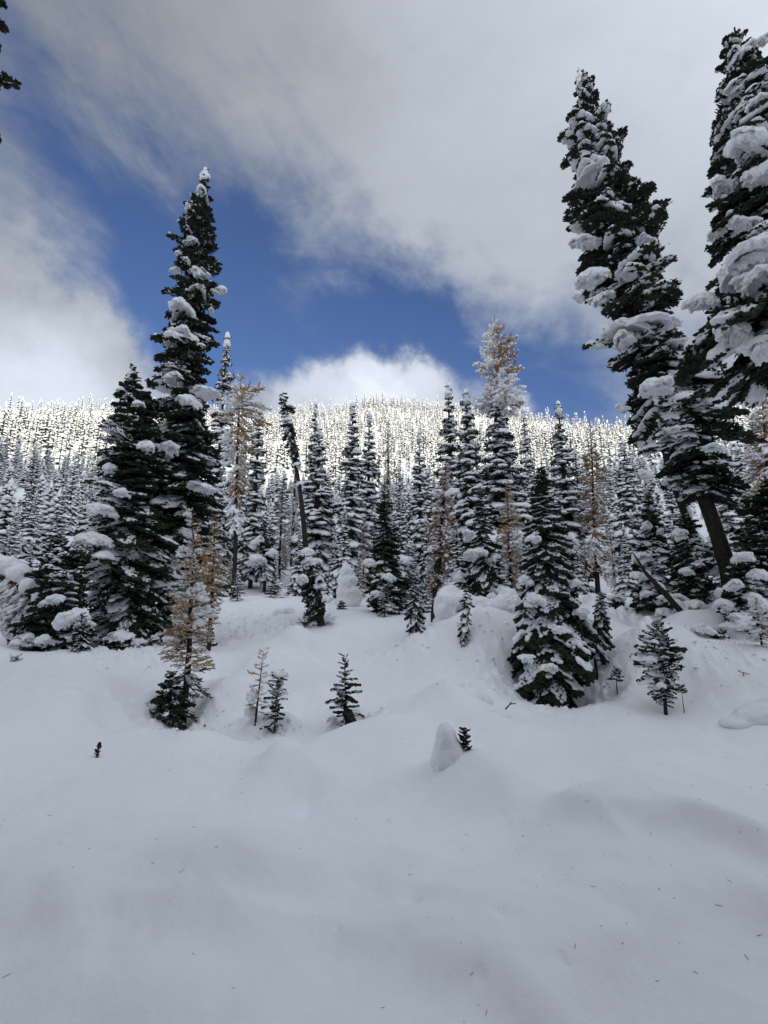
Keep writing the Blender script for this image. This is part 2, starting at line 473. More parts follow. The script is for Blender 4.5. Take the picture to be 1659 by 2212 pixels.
CLOD = [(400, 1590, 9.3, 0.85, 0.10), (590, 1600, 8.7, 0.45, 0.06), (800, 1560, 8.8, 0.55, 0.10), (880, 1400, 13, 0.9, 0.12), (1000, 1400, 12.5, 0.9, 0.08),
        (1080, 1450, 11.3, 0.9, 0.07), (1200, 1520, 10.7, 1.0, 0.08), (1290, 1450, 11.5, 0.8, 0.10), (1300, 1330, 16, 1.3, 0.2), (1540, 1440, 11, 1.0, 0.07),
        (1420, 1430, 12, 1.0, 0.07), (300, 1440, 11.8, 1.2, 0.10), (500, 1330, 17, 1.6, 0.10), (620, 1370, 15.8, 1.0, 0.08), (180, 1440, 10.8, 0.6, 0.07)]
CL = [(pw(u, v, Y)[0], Y, s, a) for u, v, Y, s, a in CLOD]

def height(x, y):
    x = np.atleast_1d(np.asarray(x, float)); y = np.atleast_1d(np.asarray(y, float))
    h = base_h(x, y)
    near = (np.hypot(x, y) < 60) & (y > -5)
    if near.any():
        xn, yn = x[near], y[near]
        h[near] += _phi(xn, yn) @ _W
        for bx, by, a, sx, sy in BM:
            h[near] += a * np.exp(-((xn - bx) / sx) ** 2 / 2 - ((yn - by) / sy) ** 2 / 2)
        q = np.hypot(xn, yn) < 16
        xs, ys = xn[q], yn[q]; add = np.zeros_like(xs)
        wob = 0.20 * fbm2(xs, ys, 0.9, 3, 31); mod = 0.75 + 0.45 * fbm2(xs, ys, 1.3, 2, 35)
        for pts, a, fr, bk in DRL:
            P = np.array(pts)
            yc = np.interp(xs, P[:, 0], P[:, 1]) + wob
            end = sstep(P[0, 0] - 0.6, P[0, 0] + 0.5, xs) * (1 - sstep(P[-1, 0] - 0.5, P[-1, 0] + 0.6, xs))
            s = ys - yc
            add += a * end * mod * np.where(s < 0, np.exp(-(s / fr) ** 2 / 2), np.exp(-(s / bk) ** 2 / 2))
        for px_, py_, s, a in PK:
            add += 1.7 * a * np.exp(-((xs - px_) ** 2 + (ys - py_) ** 2) / (2 * (s * 0.6) ** 2))
        calm = 1 - np.clip(np.exp(-((xs[:, None] - _cx[None]) ** 2 + (ys[:, None] - _cy[None]) ** 2) / (2 * 0.5 ** 2)).sum(1), 0, 1)
        add += calm * (0.065 * fbm2(xs, ys, 1.2, 3, 41) + 0.30 * fbm2(xs, ys, 2.4, 2, 47)) * sstep(0.8, 2.5, np.hypot(xs, ys)) + 0.009 * fbm2(xs, ys, 0.22, 3, 43)
        t = h[near]; t[q] += add
        cm = np.zeros_like(xn)
        for bx, by, s, a in CL:
            cm = np.maximum(cm, a * np.exp(-((xn - bx) ** 2 + (yn - by) ** 2) / (2 * (s * 0.7) ** 2)))
        k = cm > 0.003
        if k.any():
            n = np.maximum(fbm2(xn[k], yn[k], 0.2, 4, 71), -0.2)
            t[k] += cm[k] * n * 1.5
        h[near] = t
    return h
def gz(x, y): return float(height([x], [y])[0])

# polar sheet round the viewpoint, fine where the photograph looks
az = np.concatenate([np.radians(np.linspace(-54, 54, 680)), np.radians(np.linspace(54, 306, 74))[1:-1]])
r1 = [0.35]
while r1[-1] < 26: r1.append(r1[-1] * 1.0095 if r1[-1] > 1.6 else r1[-1] + 0.06)
while r1[-1] < 62: r1.append(r1[-1] * 1.02)
r2 = [r1[-1]]
while r2[-1] < 900: r2.append(r2[-1] * 1.035)
def polar(rs, close_center, azs):
    rs = np.array(rs); A, R = np.meshgrid(azs, rs)
    X, Y = (R * np.sin(A)).ravel(), (R * np.cos(A)).ravel()
    Z = height(X, Y)
    n = len(azs)
    i = np.arange(len(rs) - 1)[:, None] * n; j = np.arange(n)[None]; j2 = (j + 1) % n
    F = np.stack([i + j, i + n + j, i + n + j2, i + j2], -1).reshape(-1, 4)[:, ::-1]
    V = np.stack([X, Y, Z], -1)
    T = np.concatenate([F[:, [0, 1, 2]], F[:, [0, 2, 3]]])
    if close_center:
        V = np.concatenate([V, [[0, 0, gz(0, 0)]]]); c = len(V) - 1
        T = np.concatenate([T, np.stack([j[0], j2[0], np.full(n, c)], -1)[:, ::-1]])
    return V, T
def structure(name, V, T, mat):
    o = bpy.data.objects.new(name, mesh_of(name, V, T, [mat])); COL.objects.link(o)
    o['kind'] = 'structure'
    return o
structure("snow_ground", *polar(r1, True, az), M_GROUND)
az2 = np.concatenate([az[:680:4], az[680:]])
structure("mountainside", *polar(r2, False, az2), M_FARSNOW)
# the ridge that shows farther off at the left edge of the picture
gx, gy = np.meshgrid(np.linspace(-1500, -480, 70), np.linspace(760, 1250, 40))
gzz = 430 * np.exp(-((gx + 1000) / 420) ** 2 - ((gy - 1010) / 210) ** 2) + 30 * fbm2(gx.ravel(), gy.ravel(), 90, 4, 3).reshape(gx.shape) - 20
i, j = np.meshgrid(np.arange(39), np.arange(69), indexing='ij'); q = (i * 70 + j).ravel()
structure("distant_hill", np.stack([gx.ravel(), gy.ravel(), gzz.ravel()], -1),
          np.concatenate([np.stack([q, q + 1, q + 71], -1), np.stack([q, q + 71, q + 70], -1)]), M_FARSNOW)

# ------------------------------------------------------------------ branch library (unit length along +X)
def fir_spray(seed, lod=False, r=0.026, fan=0.46, sub=True, nside=11, droop=0.10, hang=0.0):
    rng = np.random.default_rng(seed)
    ts = np.linspace(0, 1, 7)
    ax = np.stack([ts, 0.05 * np.sin(ts * 3 + seed) * ts, -droop * ts ** 2 + 0.6 * droop * ts ** 4 + 0.02 * rng.normal(0, 1, 7) * ts], -1)
    def at(t): return np.array([np.interp(t, ts, ax[:, k]) for k in range(3)])
    p0, p1, ra, rb = [], [], [], []
    for k in range(6):
        p0.append(ax[k]); p1.append(ax[k] + (ax[k + 1] - ax[k]) * 1.18); ra.append(r * 1.05); rb.append(r * 1.0)
    for k in range(nside):
        t = 0.10 + 0.88 * (k + rng.uniform(-.3, .3)) / nside
        for sgn in (-1, 1):
            l = (fan * (1 - t) ** 0.75 + 0.10) * rng.uniform(0.65, 1.2) * (0.35 + 0.65 * min(1, t / 0.22))
            an = math.radians(rng.uniform(40, 64)) * sgn
            up = rng.uniform(-0.18, 0.28) - hang
            d = np.array([math.cos(an), math.sin(an), up]); d /= np.linalg.norm(d)
            b = at(t)
            e = b + d * l + np.array([0, 0, -0.10 * l - hang * l * 0.4])
            p0.append(b); p1.append(e); ra.append(r * 0.9); rb.append(r * 0.9)
            if sub:
                for s in ((0.45, 0.75) if lod else (0.22, 0.36, 0.5, 0.64, 0.8)):
                    for g in (-1, 1):
                        if rng.random() < 0.12: continue
                        a2 = an + g * math.radians(rng.uniform(35, 60))
                        l2 = l * (0.52 * (1 - s) + 0.14) * rng.uniform(0.7, 1.3)
                        d2 = np.array([math.cos(a2), math.sin(a2), rng.uniform(-0.25, 0.45) - hang])
                        bb = b + (e - b) * s
                        p0.append(bb); p1.append(bb + d2 * l2); ra.append(r * 0.8); rb.append(r * 0.85)
    if not lod:
        for _ in range(26):   # shoots standing up off the spray
            t = rng.uniform(0.1, 0.95); b = at(t) + np.array([0, rng.uniform(-1, 1) * fan * (1 - t) * 0.7, 0])
            d = np.array([rng.uniform(0.2, 0.8), rng.uniform(-0.5, 0.5), rng.choice([1, -1]) * rng.uniform(0.2, 0.7)])
            p0.append(b); p1.append(b + d * rng.uniform(0.07, 0.15)); ra.append(r * .8); rb.append(r * .8)
    return rods(p0, p1, ra, rb, rng, 3 if lod else 4, lod), (ts, ax)

def spray_width(t, fan): return fan * np.clip(1 - t, 0, 1) ** 0.75 * 0.75 + 0.05

def spray_snow(seed, level, fan=0.46, lod=False, droop=0.10, thick=1.0):
    rng = np.random.default_rng(seed + 900)
    def axz(t): return -droop * t ** 2 + 0.6 * droop * t ** 4
    C, R = [], []
    if level == 3:      # a flattened pad lying along the bough, ragged at the shoot tips
        for _ in range(34 if lod else 80):
            t = rng.uniform(0.18, 0.93); w = spray_width(t, fan) * 0.95
            y = rng.uniform(-1, 1) * w
            e = (abs(y) / (w + 1e-6)) ** 2
            rad = rng.uniform(0.06, 0.095) * (1.25 if lod else 1)
            z = axz(t) + 0.07 * thick * (1 - 0.4 * e) - 0.05 * e - 0.12 * max(0, t - 0.75)
            C.append((t, y, z)); R.append((rad * 1.25, rad * 1.15, rad * 0.62 * thick))
        for _ in range(10 if lod else 22):   # fingers on the shoots
            t = rng.uniform(0.25, 0.72); sg = rng.choice([-1, 1]); w = spray_width(t, fan)
            for q in range(3):
                rad = 0.05 - 0.009 * q
                C.append((t + 0.05 * q, sg * w * (0.85 + 0.14 * q), axz(t) - 0.01 - 0.03 * q)); R.append((rad * 1.5, rad, rad * 0.75))
        return remesh(C, R, 0.10 if lod else 0.036, 0.014, 12, seed, 2)
    if level == 2:      # a few separate thin clumps
        for _ in range(6):
            t0 = rng.uniform(0.25, 0.88); y0 = rng.uniform(-1, 1) * spray_width(t0, fan) * 0.85
            for _ in range(8):
                rad = rng.uniform(0.04, 0.07)
                C.append((t0 + rng.normal(0, 0.085), y0 + rng.normal(0, 0.06), axz(t0) + 0.042 + rng.uniform(-0.025, 0.012)))
                R.append((rad * 1.35, rad, rad * 0.62 * thick))
        return remesh(C, R, 0.085 if lod else 0.032, 0.012, 14, seed)
    n = 22 if lod else 84   # light: little caps along the shoots
    for _ in range(n):
        t = rng.uniform(0.15, 0.93); y = rng.uniform(-1, 1) * spray_width(t, fan) * .9
        rad = rng.uniform(0.02, 0.042) * (1.5 if lod else 1)
        C.append((t, y, axz(t) + 0.03 + rng.uniform(-0.02, 0.02))); R.append((rad * 1.7, rad * 1.1, rad * 0.8))
    V, F = ellipsoids(C, R, SPH0 if lod else SPH1)
    return V, F

def larch_spray(seed, lod=False, tuft=1.0, droop=0.0, thk=1.0):
    rng = np.random.default_rng(seed)
    ts = np.linspace(0, 1, 8)
    ax = np.stack([ts, 0.06 * np.sin(4 * ts + seed), droop * (-ts ** 1.6) + 0.16 * ts ** 3 + 0.02 * rng.normal(0, 1, 8)], -1)
    p0, p1, ra, rb = [], [], [], []
    tw = []
    for k in range(7):
        p0.append(ax[k]); p1.append(ax[k] + (ax[k+1] - ax[k]) * 1.1); ra.append(0.016 * thk * (1.3 - k / 8)); rb.append(0.014 * thk * (1.3 - k / 8)); tw.append((ax[k], ax[k+1]))
    ns = 6 if lod else 11
    for k in range(ns):
        t = 0.12 + 0.85 * (k + rng.uniform(-.3, .3)) / ns
        b = np.array([np.interp(t, ts, ax[:, q]) for q in range(3)])
        sgn = 1 if k % 2 else -1
        an = sgn * math.radians(rng.uniform(25, 60)); l = (0.42 * (1 - t) + 0.12) * rng.uniform(0.6, 1.2)
        d = np.array([math.cos(an), math.sin(an), rng.uniform(-0.35, 0.35) - droop * 0.5])
        m = b + d * l * 0.55; e = m + (d + np.array([0.1, 0, 0.25])) * l * 0.45
        for a_, b_ in ((b, m), (m, e)):
            p0.append(a_); p1.append(a_ + (b_ - a_) * 1.08); ra.append(0.010 * thk); rb.append(0.009 * thk); tw.append((a_, b_))
    twigs = rods(p0, p1, ra, rb, rng, 3, lod)
    q0, q1 = [], []
    for a_, b_ in tw:
        n = max(2, int(np.linalg.norm(b_ - a_) / (0.05 if lod else 0.026)))
        for s in np.linspace(0.05, 1, n):
            if rng.random() > tuft: continue
            c = a_ + (b_ - a_) * s
            for _ in range(2 if lod else 4):
                d = rng.normal(0, 1, 3); d[2] = abs(d[2]) * .7 - .15; d /= np.linalg.norm(d)
                q0.append(c); q1.append(c + d * rng.uniform(0.025, 0.05) * (1.5 if lod else thk ** 0.6))
    A = Arr(); A.add(*twigs)
    if q0: A.add(*rods(q0, q1, 0.006 * (2.8 if lod else thk), 0.007 * (2.8 if lod else thk), rng, 3, True))
    return A.get(), tw
def larch_snow(seed, tw, level, lod=False, thk=1.0):
    rng = np.random.default_rng(seed + 333)
    C, R = [], []
    for a_, b_ in tw:
        if rng.random() > (0.9 if level == 3 else 0.6 if level == 2 else 0.3): continue
        L = np.linalg.norm(b_ - a_); n = max(2, int(L / 0.045))
        for s in np.linspace(0, 1, n):
            r = rng.uniform(0.016, 0.030) * (1.35 if level == 3 else 1.0) * thk ** 0.5
            c = a_ + (b_ - a_) * s
            C.append(c + np.array([0, 0, 0.012 + r * 0.3])); R.append((r * 1.4, r * 1.15, r))
    if level == 3 and not lod:
        for _ in range(10):
            t = rng.uniform(0.2, 1); C.append((t, rng.normal(0, 0.06), 0.03)); R.append((0.08, 0.06, 0.05))
    if lod: return ellipsoids(C, R, SPH0)
    return remesh(C, R, 0.024, 0.004, 20, seed, 1)

LIB = {}
def lib(key, VF, mat):
    LIB[key] = (VF[0], VF[1], mesh_of(key, VF[0], VF[1], [mat]))
for s in range(6):
    dr = [0.06, 0.10, 0.16, 0.08, 0.2, 0.12][s]
    VF, _ = fir_spray(10 + s, r=0.021, nside=13, droop=dr); lib(f"branch_long_{s}", VF, M_FIR)
    VF, _ = fir_spray(30 + s, r=0.042, fan=0.54, nside=8, droop=dr); lib(f"branch_short_{s}", VF, M_FIR)
    VF, _ = fir_spray(50 + s, r=0.022, fan=0.36, nside=12, droop=dr + 0.30, hang=0.28); lib(f"branch_drape_{s}", VF, M_FIR)
    VF, _ = fir_spray(90 + s, r=0.050, fan=0.26, nside=5, droop=-0.16 + 0.05 * s, lod=False); lib(f"branch_sapling_{s}", VF, M_FIR)
    for lv in (1, 2, 3):
        lib(f"snow_long_{s}_{lv}", spray_snow(10 + s, lv, droop=dr), M_SNOW)
        lib(f"snow_short_{s}_{lv}", spray_snow(30 + s, lv, fan=0.52, droop=dr, thick=1.35), M_SNOW)
        if s < 4: lib(f"snow_drape_{s}_{lv}", spray_snow(50 + s, lv, fan=0.36, droop=dr + 0.30, thick=0.85), M_SNOW)
for s in range(3):
    VF, _ = fir_spray(70 + s, True, r=0.046, fan=0.56, nside=5); LIB[f"lod_fir_{s}"] = VF
    for lv in (1, 2, 3): LIB[f"lod_snow_{s}_{lv}"] = spray_snow(70 + s, lv, fan=0.5, lod=True, thick=1.45)
for s in range(5):
    dr = [0.0, 0.15, 0.3, 0.5, 0.8][s]
    for nm, thk in (("larch", 1.3), ("larchfar", 2.0)):
        VF, tw = larch_spray(110 + s, tuft=0.75 if nm == 'larch' else 0.6, droop=dr, thk=thk); lib(f"{nm}_{s}", VF, M_LARCH)
        LIB[f"{nm}rust_{s}"] = (VF[0], VF[1], mesh_of(f"{nm}rust_{s}", VF[0], VF[1], [M_LARCHB]))
        for lv in (1, 2, 3): lib(f"{nm}snow_{s}_{lv}", larch_snow(110 + s, tw, lv, thk=thk), M_SNOW)
    VF, tw = larch_spray(130 + s, tuft=0.12, droop=dr, thk=1.4); LIB[f"twig_{s}"] = (VF[0], VF[1], mesh_of(f"twig_{s}", VF[0], VF[1], [M_TWIG]))
for s in range(3):
    VF, tw = larch_spray(120 + s, True, tuft=0.8, droop=0.15 + 0.25 * s); LIB[f"lod_larch_{s}"] = VF
    for lv in (1, 2, 3): LIB[f"lod_larchsnow_{s}_{lv}"] = larch_snow(120 + s, tw, lv, True)
# pillows of snow, about one metre across, ragged lower lip
for s in range(6):
    rng = np.random.default_rng(500 + s); C, R = [], []
    ph1, ph2 = rng.uniform(0, 6.28, 2)
    def rim(a): return 0.40 * (1 + 0.16 * math.sin(2 * a + ph1) + 0.10 * math.sin(5 * a + ph2))
    for _ in range(110):
        a = rng.uniform(0, 6.28); q = math.sqrt(rng.random())
        r_ = q * rim(a); rr = rng.uniform(0.075, 0.105)
        C.append((r_ * math.cos(a), r_ * math.sin(a) * 0.8, 0.15 - 0.24 * q ** 2.4)); R.append((rr * 1.15, rr * 1.1, rr * 0.8))
    for k in range(26):      # ragged lip following the shoots below
        a = k / 26 * 6.28 + rng.uniform(-.1, .1); n = rng.integers(1, 4)
        for q in range(n):
            rr = 0.052 - 0.009 * q; g = rim(a) + 0.025 + 0.02 * q
            C.append((g * math.cos(a), g * 0.8 * math.sin(a), -0.12 - 0.055 * q)); R.append((rr, rr, rr * 1.15))
    V, F = remesh(C, R, 0.028, 0.045, 4.5, s, 2)
    V = V + norm(V) * (0.016 * fbm(V * 15, 3, s + 3))[:, None]
    lib(f"clump_{s}", (V, F), M_SNOW)
for s in range(2):   # tall cap on a leader
    rng = np.random.default_rng(540 + s); C, R = [], []
    for k in range(16):
        t = k / 15; C.append((rng.normal(0, 0.05), rng.normal(0, 0.05), t)); rr = 0.26 * (1 - t) ** 0.7 + 0.06; R.append((rr * rng.uniform(.8, 1.2), rr * rng.uniform(.8, 1.2), 0.16))
    lib(f"cap_{s}", remesh(C, R, 0.05, 0.025, 6, s), M_SNOW)

# ------------------------------------------------------------------ object helpers
def thing(name, label, cat, loc, group=None):
    o = bpy.data.objects.new(name, None); COL.objects.link(o)
    o.location = loc; o.empty_display_size = 0.3
    o['label'] = label; o['category'] = cat
    if group: o['group'] = group
    return o
def part(name, me, parent, M=None):
    o = bpy.data.objects.new(name, me); COL.objects.link(o)
    o.parent = parent
    if M is not None: o.matrix_basis = M
    return o
def frame_m(pos, d, sx, sy, sz, roll=0.0):
    X = Vector(d).normalized(); Z = Vector((0, 0, 1))
    if abs(X.z) > 0.98: Z = Vector((0, -1, 0))
    Y = Z.cross(X).normalized(); Z = X.cross(Y)
    if roll:
        c, s = math.cos(roll), math.sin(roll); Y, Z = Y * c + Z * s, Z * c - Y * s
    return Matrix(((X.x * sx, Y.x * sy, Z.x * sz, pos[0]), (X.y * sx, Y.y * sy, Z.y * sz, pos[1]), (X.z * sx, Y.z * sy, Z.z * sz, pos[2]), (0, 0, 0, 1)))
def xform(V, M):
    A = np.array(M); return V @ A[:3, :3].T + A[:3, 3]

def n1(seed):
    rng = np.random.default_rng(seed); P = rng.uniform(0, 1, (64, 16))
    def f(z, az, fz=1.2):
        x = (z * fz) % 64; i = int(x); t = x - i; t = t * t * (3 - 2 * t)
        y = (az / (2 * math.pi) * 7) % 7; j = int(y); s = y - j
        a = P[i % 64, j] * (1 - s) + P[i % 64, (j + 1) % 7] * s
        b = P[(i + 1) % 64, j] * (1 - s) + P[(i + 1) % 64, (j + 1) % 7] * s
        return a * (1 - t) + b * t
    return f

COUNT = {'branch': 0}
def hero(name, label, cat, Y, axis, crown, n, seed, group=None, inc=(-18, 25), snow=0.0, side=0.0, front=0.0, style='fir',
         trunk_r=0.16, clumps=(), cap=None, bare=0, rough=0.45, to_ground=True, fz=1.4, tilt=9, min_len=0.12, thick=1.0, base_dx=0.0):
    """a tree close enough to build branch by branch. axis: points of the trunk, crown: (v, reach left, reach right) in photo pixels at distance Y"""
    rng = random.Random(seed); nf = n1(seed); nr = n1(seed + 77)
    A = np.array([pw(u, v, Y) for u, v in axis]); A = A[np.argsort(A[:, 1])]
    if to_ground:
        g = gz(A[0, 0] + base_dx, Y); 
        if g < A[0, 1]: A = np.concatenate([[[A[0, 0] + base_dx, g - 0.15]], A])
    bx, bz = A[0]
    root = thing(name, label, cat, (bx, Y, bz), group)
    loc = lambda x, y, z: (x - bx, y, z - bz)
    zs = np.linspace(A[0, 1], A[-1, 1], 22); xs = hermite(zs, A[:, 1], A[:, 0]) if len(A) > 2 else np.interp(zs, A[:, 1], A[:, 0])
    H = zs[-1] - zs[0]
    tr = trunk_r * np.clip(1 - (zs - zs[0]) / H, 0.03, 1) ** 0.8
    V, F = tube(np.stack([xs - bx, 0.03 * np.sin(zs * 1.3 + seed), zs - bz], -1), tr, 10, np.random.default_rng(seed), 0.08)
    part("trunk", mesh_of("trunk", V, F, [M_BARK]), root)
    cz, cl, cr = [], [], []
    for v, hl, hr in crown:
        k = Y / (CP - (1106.0 - v) / FPX * SP) / FPX
        cz.append(pw(0, v, Y)[1]); cl.append(hl * k); cr.append(hr * k)
    o = np.argsort(cz); cz, cl, cr = np.array(cz)[o], np.array(cl)[o], np.array(cr)[o]
    ztop = A[-1, 1]
    for i in range(n):
        f = (i + rng.random()) / n
        z = cz[0] + (cz[-1] - cz[0]) * f
        a = i * 2.39996 + rng.uniform(-.5, .5)
        ca = math.cos(a)
        w = (ca + 1) / 2
        Rz = np.interp(z, cz, cl) * (1 - w) + np.interp(z, cz, cr) * w
        L = Rz * (1 - rough / 2 + rough * nr(z, a, 2.2)) * rng.uniform(0.78, 1.12)
        if i % 4 == 3: L *= 0.6
        L = max(L, min_len)
        ic = math.radians(inc[0] + (inc[1] - inc[0]) * f ** 1.6 + rng.uniform(-tilt, tilt))
        d = (ca * math.cos(ic), math.sin(a) * math.cos(ic), math.sin(ic))
        x0 = float(np.interp(z, zs, xs)); z0 = z - 0.4 * L * math.sin(ic)
        if z0 < A[0, 1] + 0.02: z0 = A[0, 1] + 0.02
        p = loc(x0, 0, z0)
        val = nf(z, a, fz) + snow - side * ca - front * math.sin(a) + rng.uniform(-.12, .12)
        lv = 3 if val > 0.62 else 2 if val > 0.42 else 1 if val > 0.06 else 0
        if style == 'fir':
            key = 'long' if L > 0.62 else 'short'
            s = rng.randrange(6); w_ = 1.0 if key == 'long' else 1.05
            fam, sk = f"branch_{key}_{s}", f"snow_{key}_{s}"
            sw = min(1.35, max(0.9, 0.9 / L)) if key == 'long' else 1.0
        elif style == 'sapling':
            s = rng.randrange(6); fam, sk, sw = f"branch_sapling_{s}", f"snow_short_{s}", 1.0
            b_w = 0.5
        elif style == 'hemlock':
            s = rng.randrange(4); fam, sk, sw = f"branch_drape_{s}", f"snow_drape_{s}", 1.1
            if lv == 3 and val < 0.78: lv = 1
            if f > 0.86: fam, sk = f"branch_short_{s}", f"snow_short_{s}"
        else:
            s = rng.randrange(style == 'larch' and 3 or 5); sw = 1.1
            if style == 'larchdroop': s = 2 + rng.randrange(3)
            lf = "larch" if Y < 14 else "larchfar"
            fam = f"{lf}_{s}" if style != 'rust' else f"{lf}rust_{s}"
            sk = f"{lf}snow_{s}"
            if bare and f < bare: fam = f"twig_{rng.randrange(5)}"; lv = min(lv, 0)
        roll = rng.uniform(-.35, .35)
        M = frame_m(p, d, L, L * sw, L * sw * (1.0 if style not in ('larch', 'rust') else 1.1), roll)
        b = part("branch", LIB[fam][2], root, M)
        COUNT['branch'] += 1
        if lv:
            b2 = part("snow_load", LIB[f"{sk}_{lv}"][2], b)
            if lv < 3: b2['kind'] = 'stuff'
            if thick != 1.0: b2.scale = (1, 1, thick)
    for c in clumps:
        u, v, wpx, hpx = c[:4]; off = c[4] if len(c) > 4 else 0.35
        k = Y / (CP - (1106.0 - v) / FPX * SP) / FPX
        x, z = pw(u, v, Y - off); W, Hh = wpx * k, hpx * k
        big = max(wpx, hpx) > 34
        for q in range(3 if big else 2):
            e = (rng.uniform(-.26, .26) * W, rng.uniform(-.2, .2) * W, rng.uniform(-.16, .1) * Hh) if q else (0, 0, 0)
            g = rng.uniform(.5, .75) if q else rng.uniform(.72, .9)
            M = (Matrix.Translation((x - bx + e[0], -off + e[1], z - bz - 0.05 * Hh + e[2])) @ Matrix.Rotation(rng.uniform(-.4, .4), 4, 'X') @ Matrix.Rotation(rng.uniform(-.4, .4), 4, 'Y')
                 @ Matrix.Rotation(rng.uniform(0, 6.28), 4, 'Z') @ Matrix.Diagonal((W * g * 1.12, W * g * rng.uniform(.7, 1.1), min(Hh, W * 0.85) / 0.78 * g, 1)))
            part("snow_clump", LIB[f"clump_{rng.randrange(6)}"][2], root, M)
    if cap:
        k = Y / FPX; hpx, wpx = cap
        M = Matrix.Translation((A[-1, 0] - bx, 0, ztop - bz - hpx * k * 0.85)) @ Matrix.Diagonal((wpx * k * 1.7, wpx * k * 1.7, hpx * k * 0.8, 1))
        part("snow_cap", LIB[f"cap_{seed % 2}"][2], root, M)
    return root

# ------------------------------------------------------------------ the large trees close by
hero("fir_tree", "tall narrow fir with round snow pillows rising above the left of the clearing", "fir tree", 15.0,
     [(383, 1400), (392, 1150), (402, 900), (408, 750), (425, 560), (445, 362)],
     [(1370, 70, 95), (1200, 110, 95), (1050, 120, 85), (950, 112, 78), (880, 90, 66), (800, 62, 52), (760, 84, 52), (700, 55, 50), (640, 55, 62), (560, 48, 44), (500, 46, 40), (430, 26, 24), (365, 5, 5)],
     290, 3, inc=(-24, 22), snow=-0.02, side=0.05, trunk_r=0.24,
     clumps=[(397, 668, 80, 50, .4), (385, 728, 78, 58, .45), (384, 583, 30, 40, .1), (476, 622, 34, 50, 0), (390, 545, 26, 30, 0), (457, 668, 16, 42, 0),
             (432, 590, 40, 34, .5), (400, 560, 40, 26, .5), (408, 862, 60, 60, .8), (355, 968, 90, 55, 1.1), (380, 815, 60, 40, .6), (440, 842, 60, 34, .6), (430, 1050, 70, 26, 1.0),
             (413, 520, 36, 18, .4), (436, 408, 34, 50, .25), (314, 1102, 34, 36, 1.6), (278, 1192, 48, 44, 1.7), (297, 1243, 46, 52, 1.7)], cap=(44, 20), rough=0.6)
hero("fir_tree", "broad dark fir with a snow-capped tip standing left of the tall narrow fir", "fir tree", 13.6,
     [(268, 1405), (275, 1150), (282, 950), (287, 790)],
     [(1385, 75, 90), (1300, 92, 95), (1200, 98, 100), (1100, 84, 96), (1000, 62, 90), (920, 46, 66), (860, 30, 44), (810, 12, 14), (790, 5, 5)],
     270, 5, inc=(-28, 24), snow=0.06, side=0.14, trunk_r=0.2,
     clumps=[(285, 806, 26, 36, 0), (266, 842, 26, 30, .2), (240, 1010, 44, 44, .6), (225, 1100, 70, 42, .9), (200, 1160, 78, 60, 1.0), (250, 925, 34, 34, .4), (320, 960, 50, 40, .8), (300, 870, 30, 24, .4), (262, 1060, 40, 34, 1.0), (255, 1370, 60, 26, 1.2)], cap=(40, 17))
hero("fir_tree", "tall leaning fir with a thick bare trunk base on the right", "fir tree", 14.0,
     [(1580, 1262), (1538, 1120), (1492, 1000), (1455, 880), (1410, 740), (1360, 580), (1315, 420), (1275, 260), (1252, 146)],
     [(1075, 50, 81), (1000, 96, 99), (930, 96, 135), (860, 111, 153), (800, 96, 108), (740, 106, 85), (680, 126, 72), (600, 119, 63), (520, 111, 82), (460, 101, 81), (400, 76, 46), (320, 76, 45), (290, 72, 39), (240, 36, 30), (190, 20, 27), (150, 5, 5)],
     295, 7, inc=(-22, 30), snow=0.06, side=0.14, front=0.05, trunk_r=0.215,
     clumps=[(1292, 375, 90, 36, .5), (1255, 400, 40, 40, .1), (1245, 425, 28, 36, 0), (1275, 522, 56, 44, .4), (1240, 520, 30, 46, 0), (1380, 700, 150, 52, .8), (1280, 590, 70, 62, .6), (1415, 830, 80, 50, 1.2), (1340, 730, 60, 50, .7),
             (1355, 590, 90, 24, .8), (1395, 520, 60, 28, .6), (1300, 640, 50, 50, .5), (1260, 262, 36, 26, .2), (1290, 290, 34, 30, .4), (1250, 640, 30, 56, 0), (1345, 880, 40, 60, .2), (1460, 740, 60, 30, .6), (1285, 440, 44, 22, .5), (1330, 455, 60, 26, .6),
             (1540, 965, 54, 24, 1.5), (1520, 750, 70, 20, .9), (1455, 925, 36, 18, 1.4), (1390, 1020, 40, 40, .9)], cap=(64, 20), rough=0.6)
hero("fir_tree", "huge fir hung with heavy snow pillows cut by the right edge", "fir tree", 9.2,
     [(1840, 1500), (1745, 1050), (1690, 780), (1640, 450), (1605, 200), (1585, 62)],
     [(800, 150, 150), (760, 210, 150), (700, 195, 150), (640, 195, 150), (600, 150, 140), (540, 105, 120), (480, 110, 110), (400, 95, 105), (300, 72, 90), (240, 60, 80), (170, 44, 66), (110, 36, 44), (70, 14, 14)],
     175, 11, inc=(-36, 12), snow=0.02, side=0.10, front=0.05, trunk_r=0.3, thick=1.1,
     clumps=[(1615, 300, 120, 110, .7), (1660, 360, 90, 110, .8), (1605, 560, 130, 90, .8), (1515, 645, 70, 90, .2), (1580, 715, 90, 70, .6), (1645, 740, 80, 100, .9), (1640, 600, 110, 70, .9), (1560, 400, 60, 70, .2), (1600, 115, 60, 60, .2), (1645, 85, 40, 40, .3), (1585, 180, 50, 60, .2), (1640, 215, 60, 60, .5), (1545, 500, 40, 60, 0), (1600, 480, 60, 40, .4)], rough=0.5)
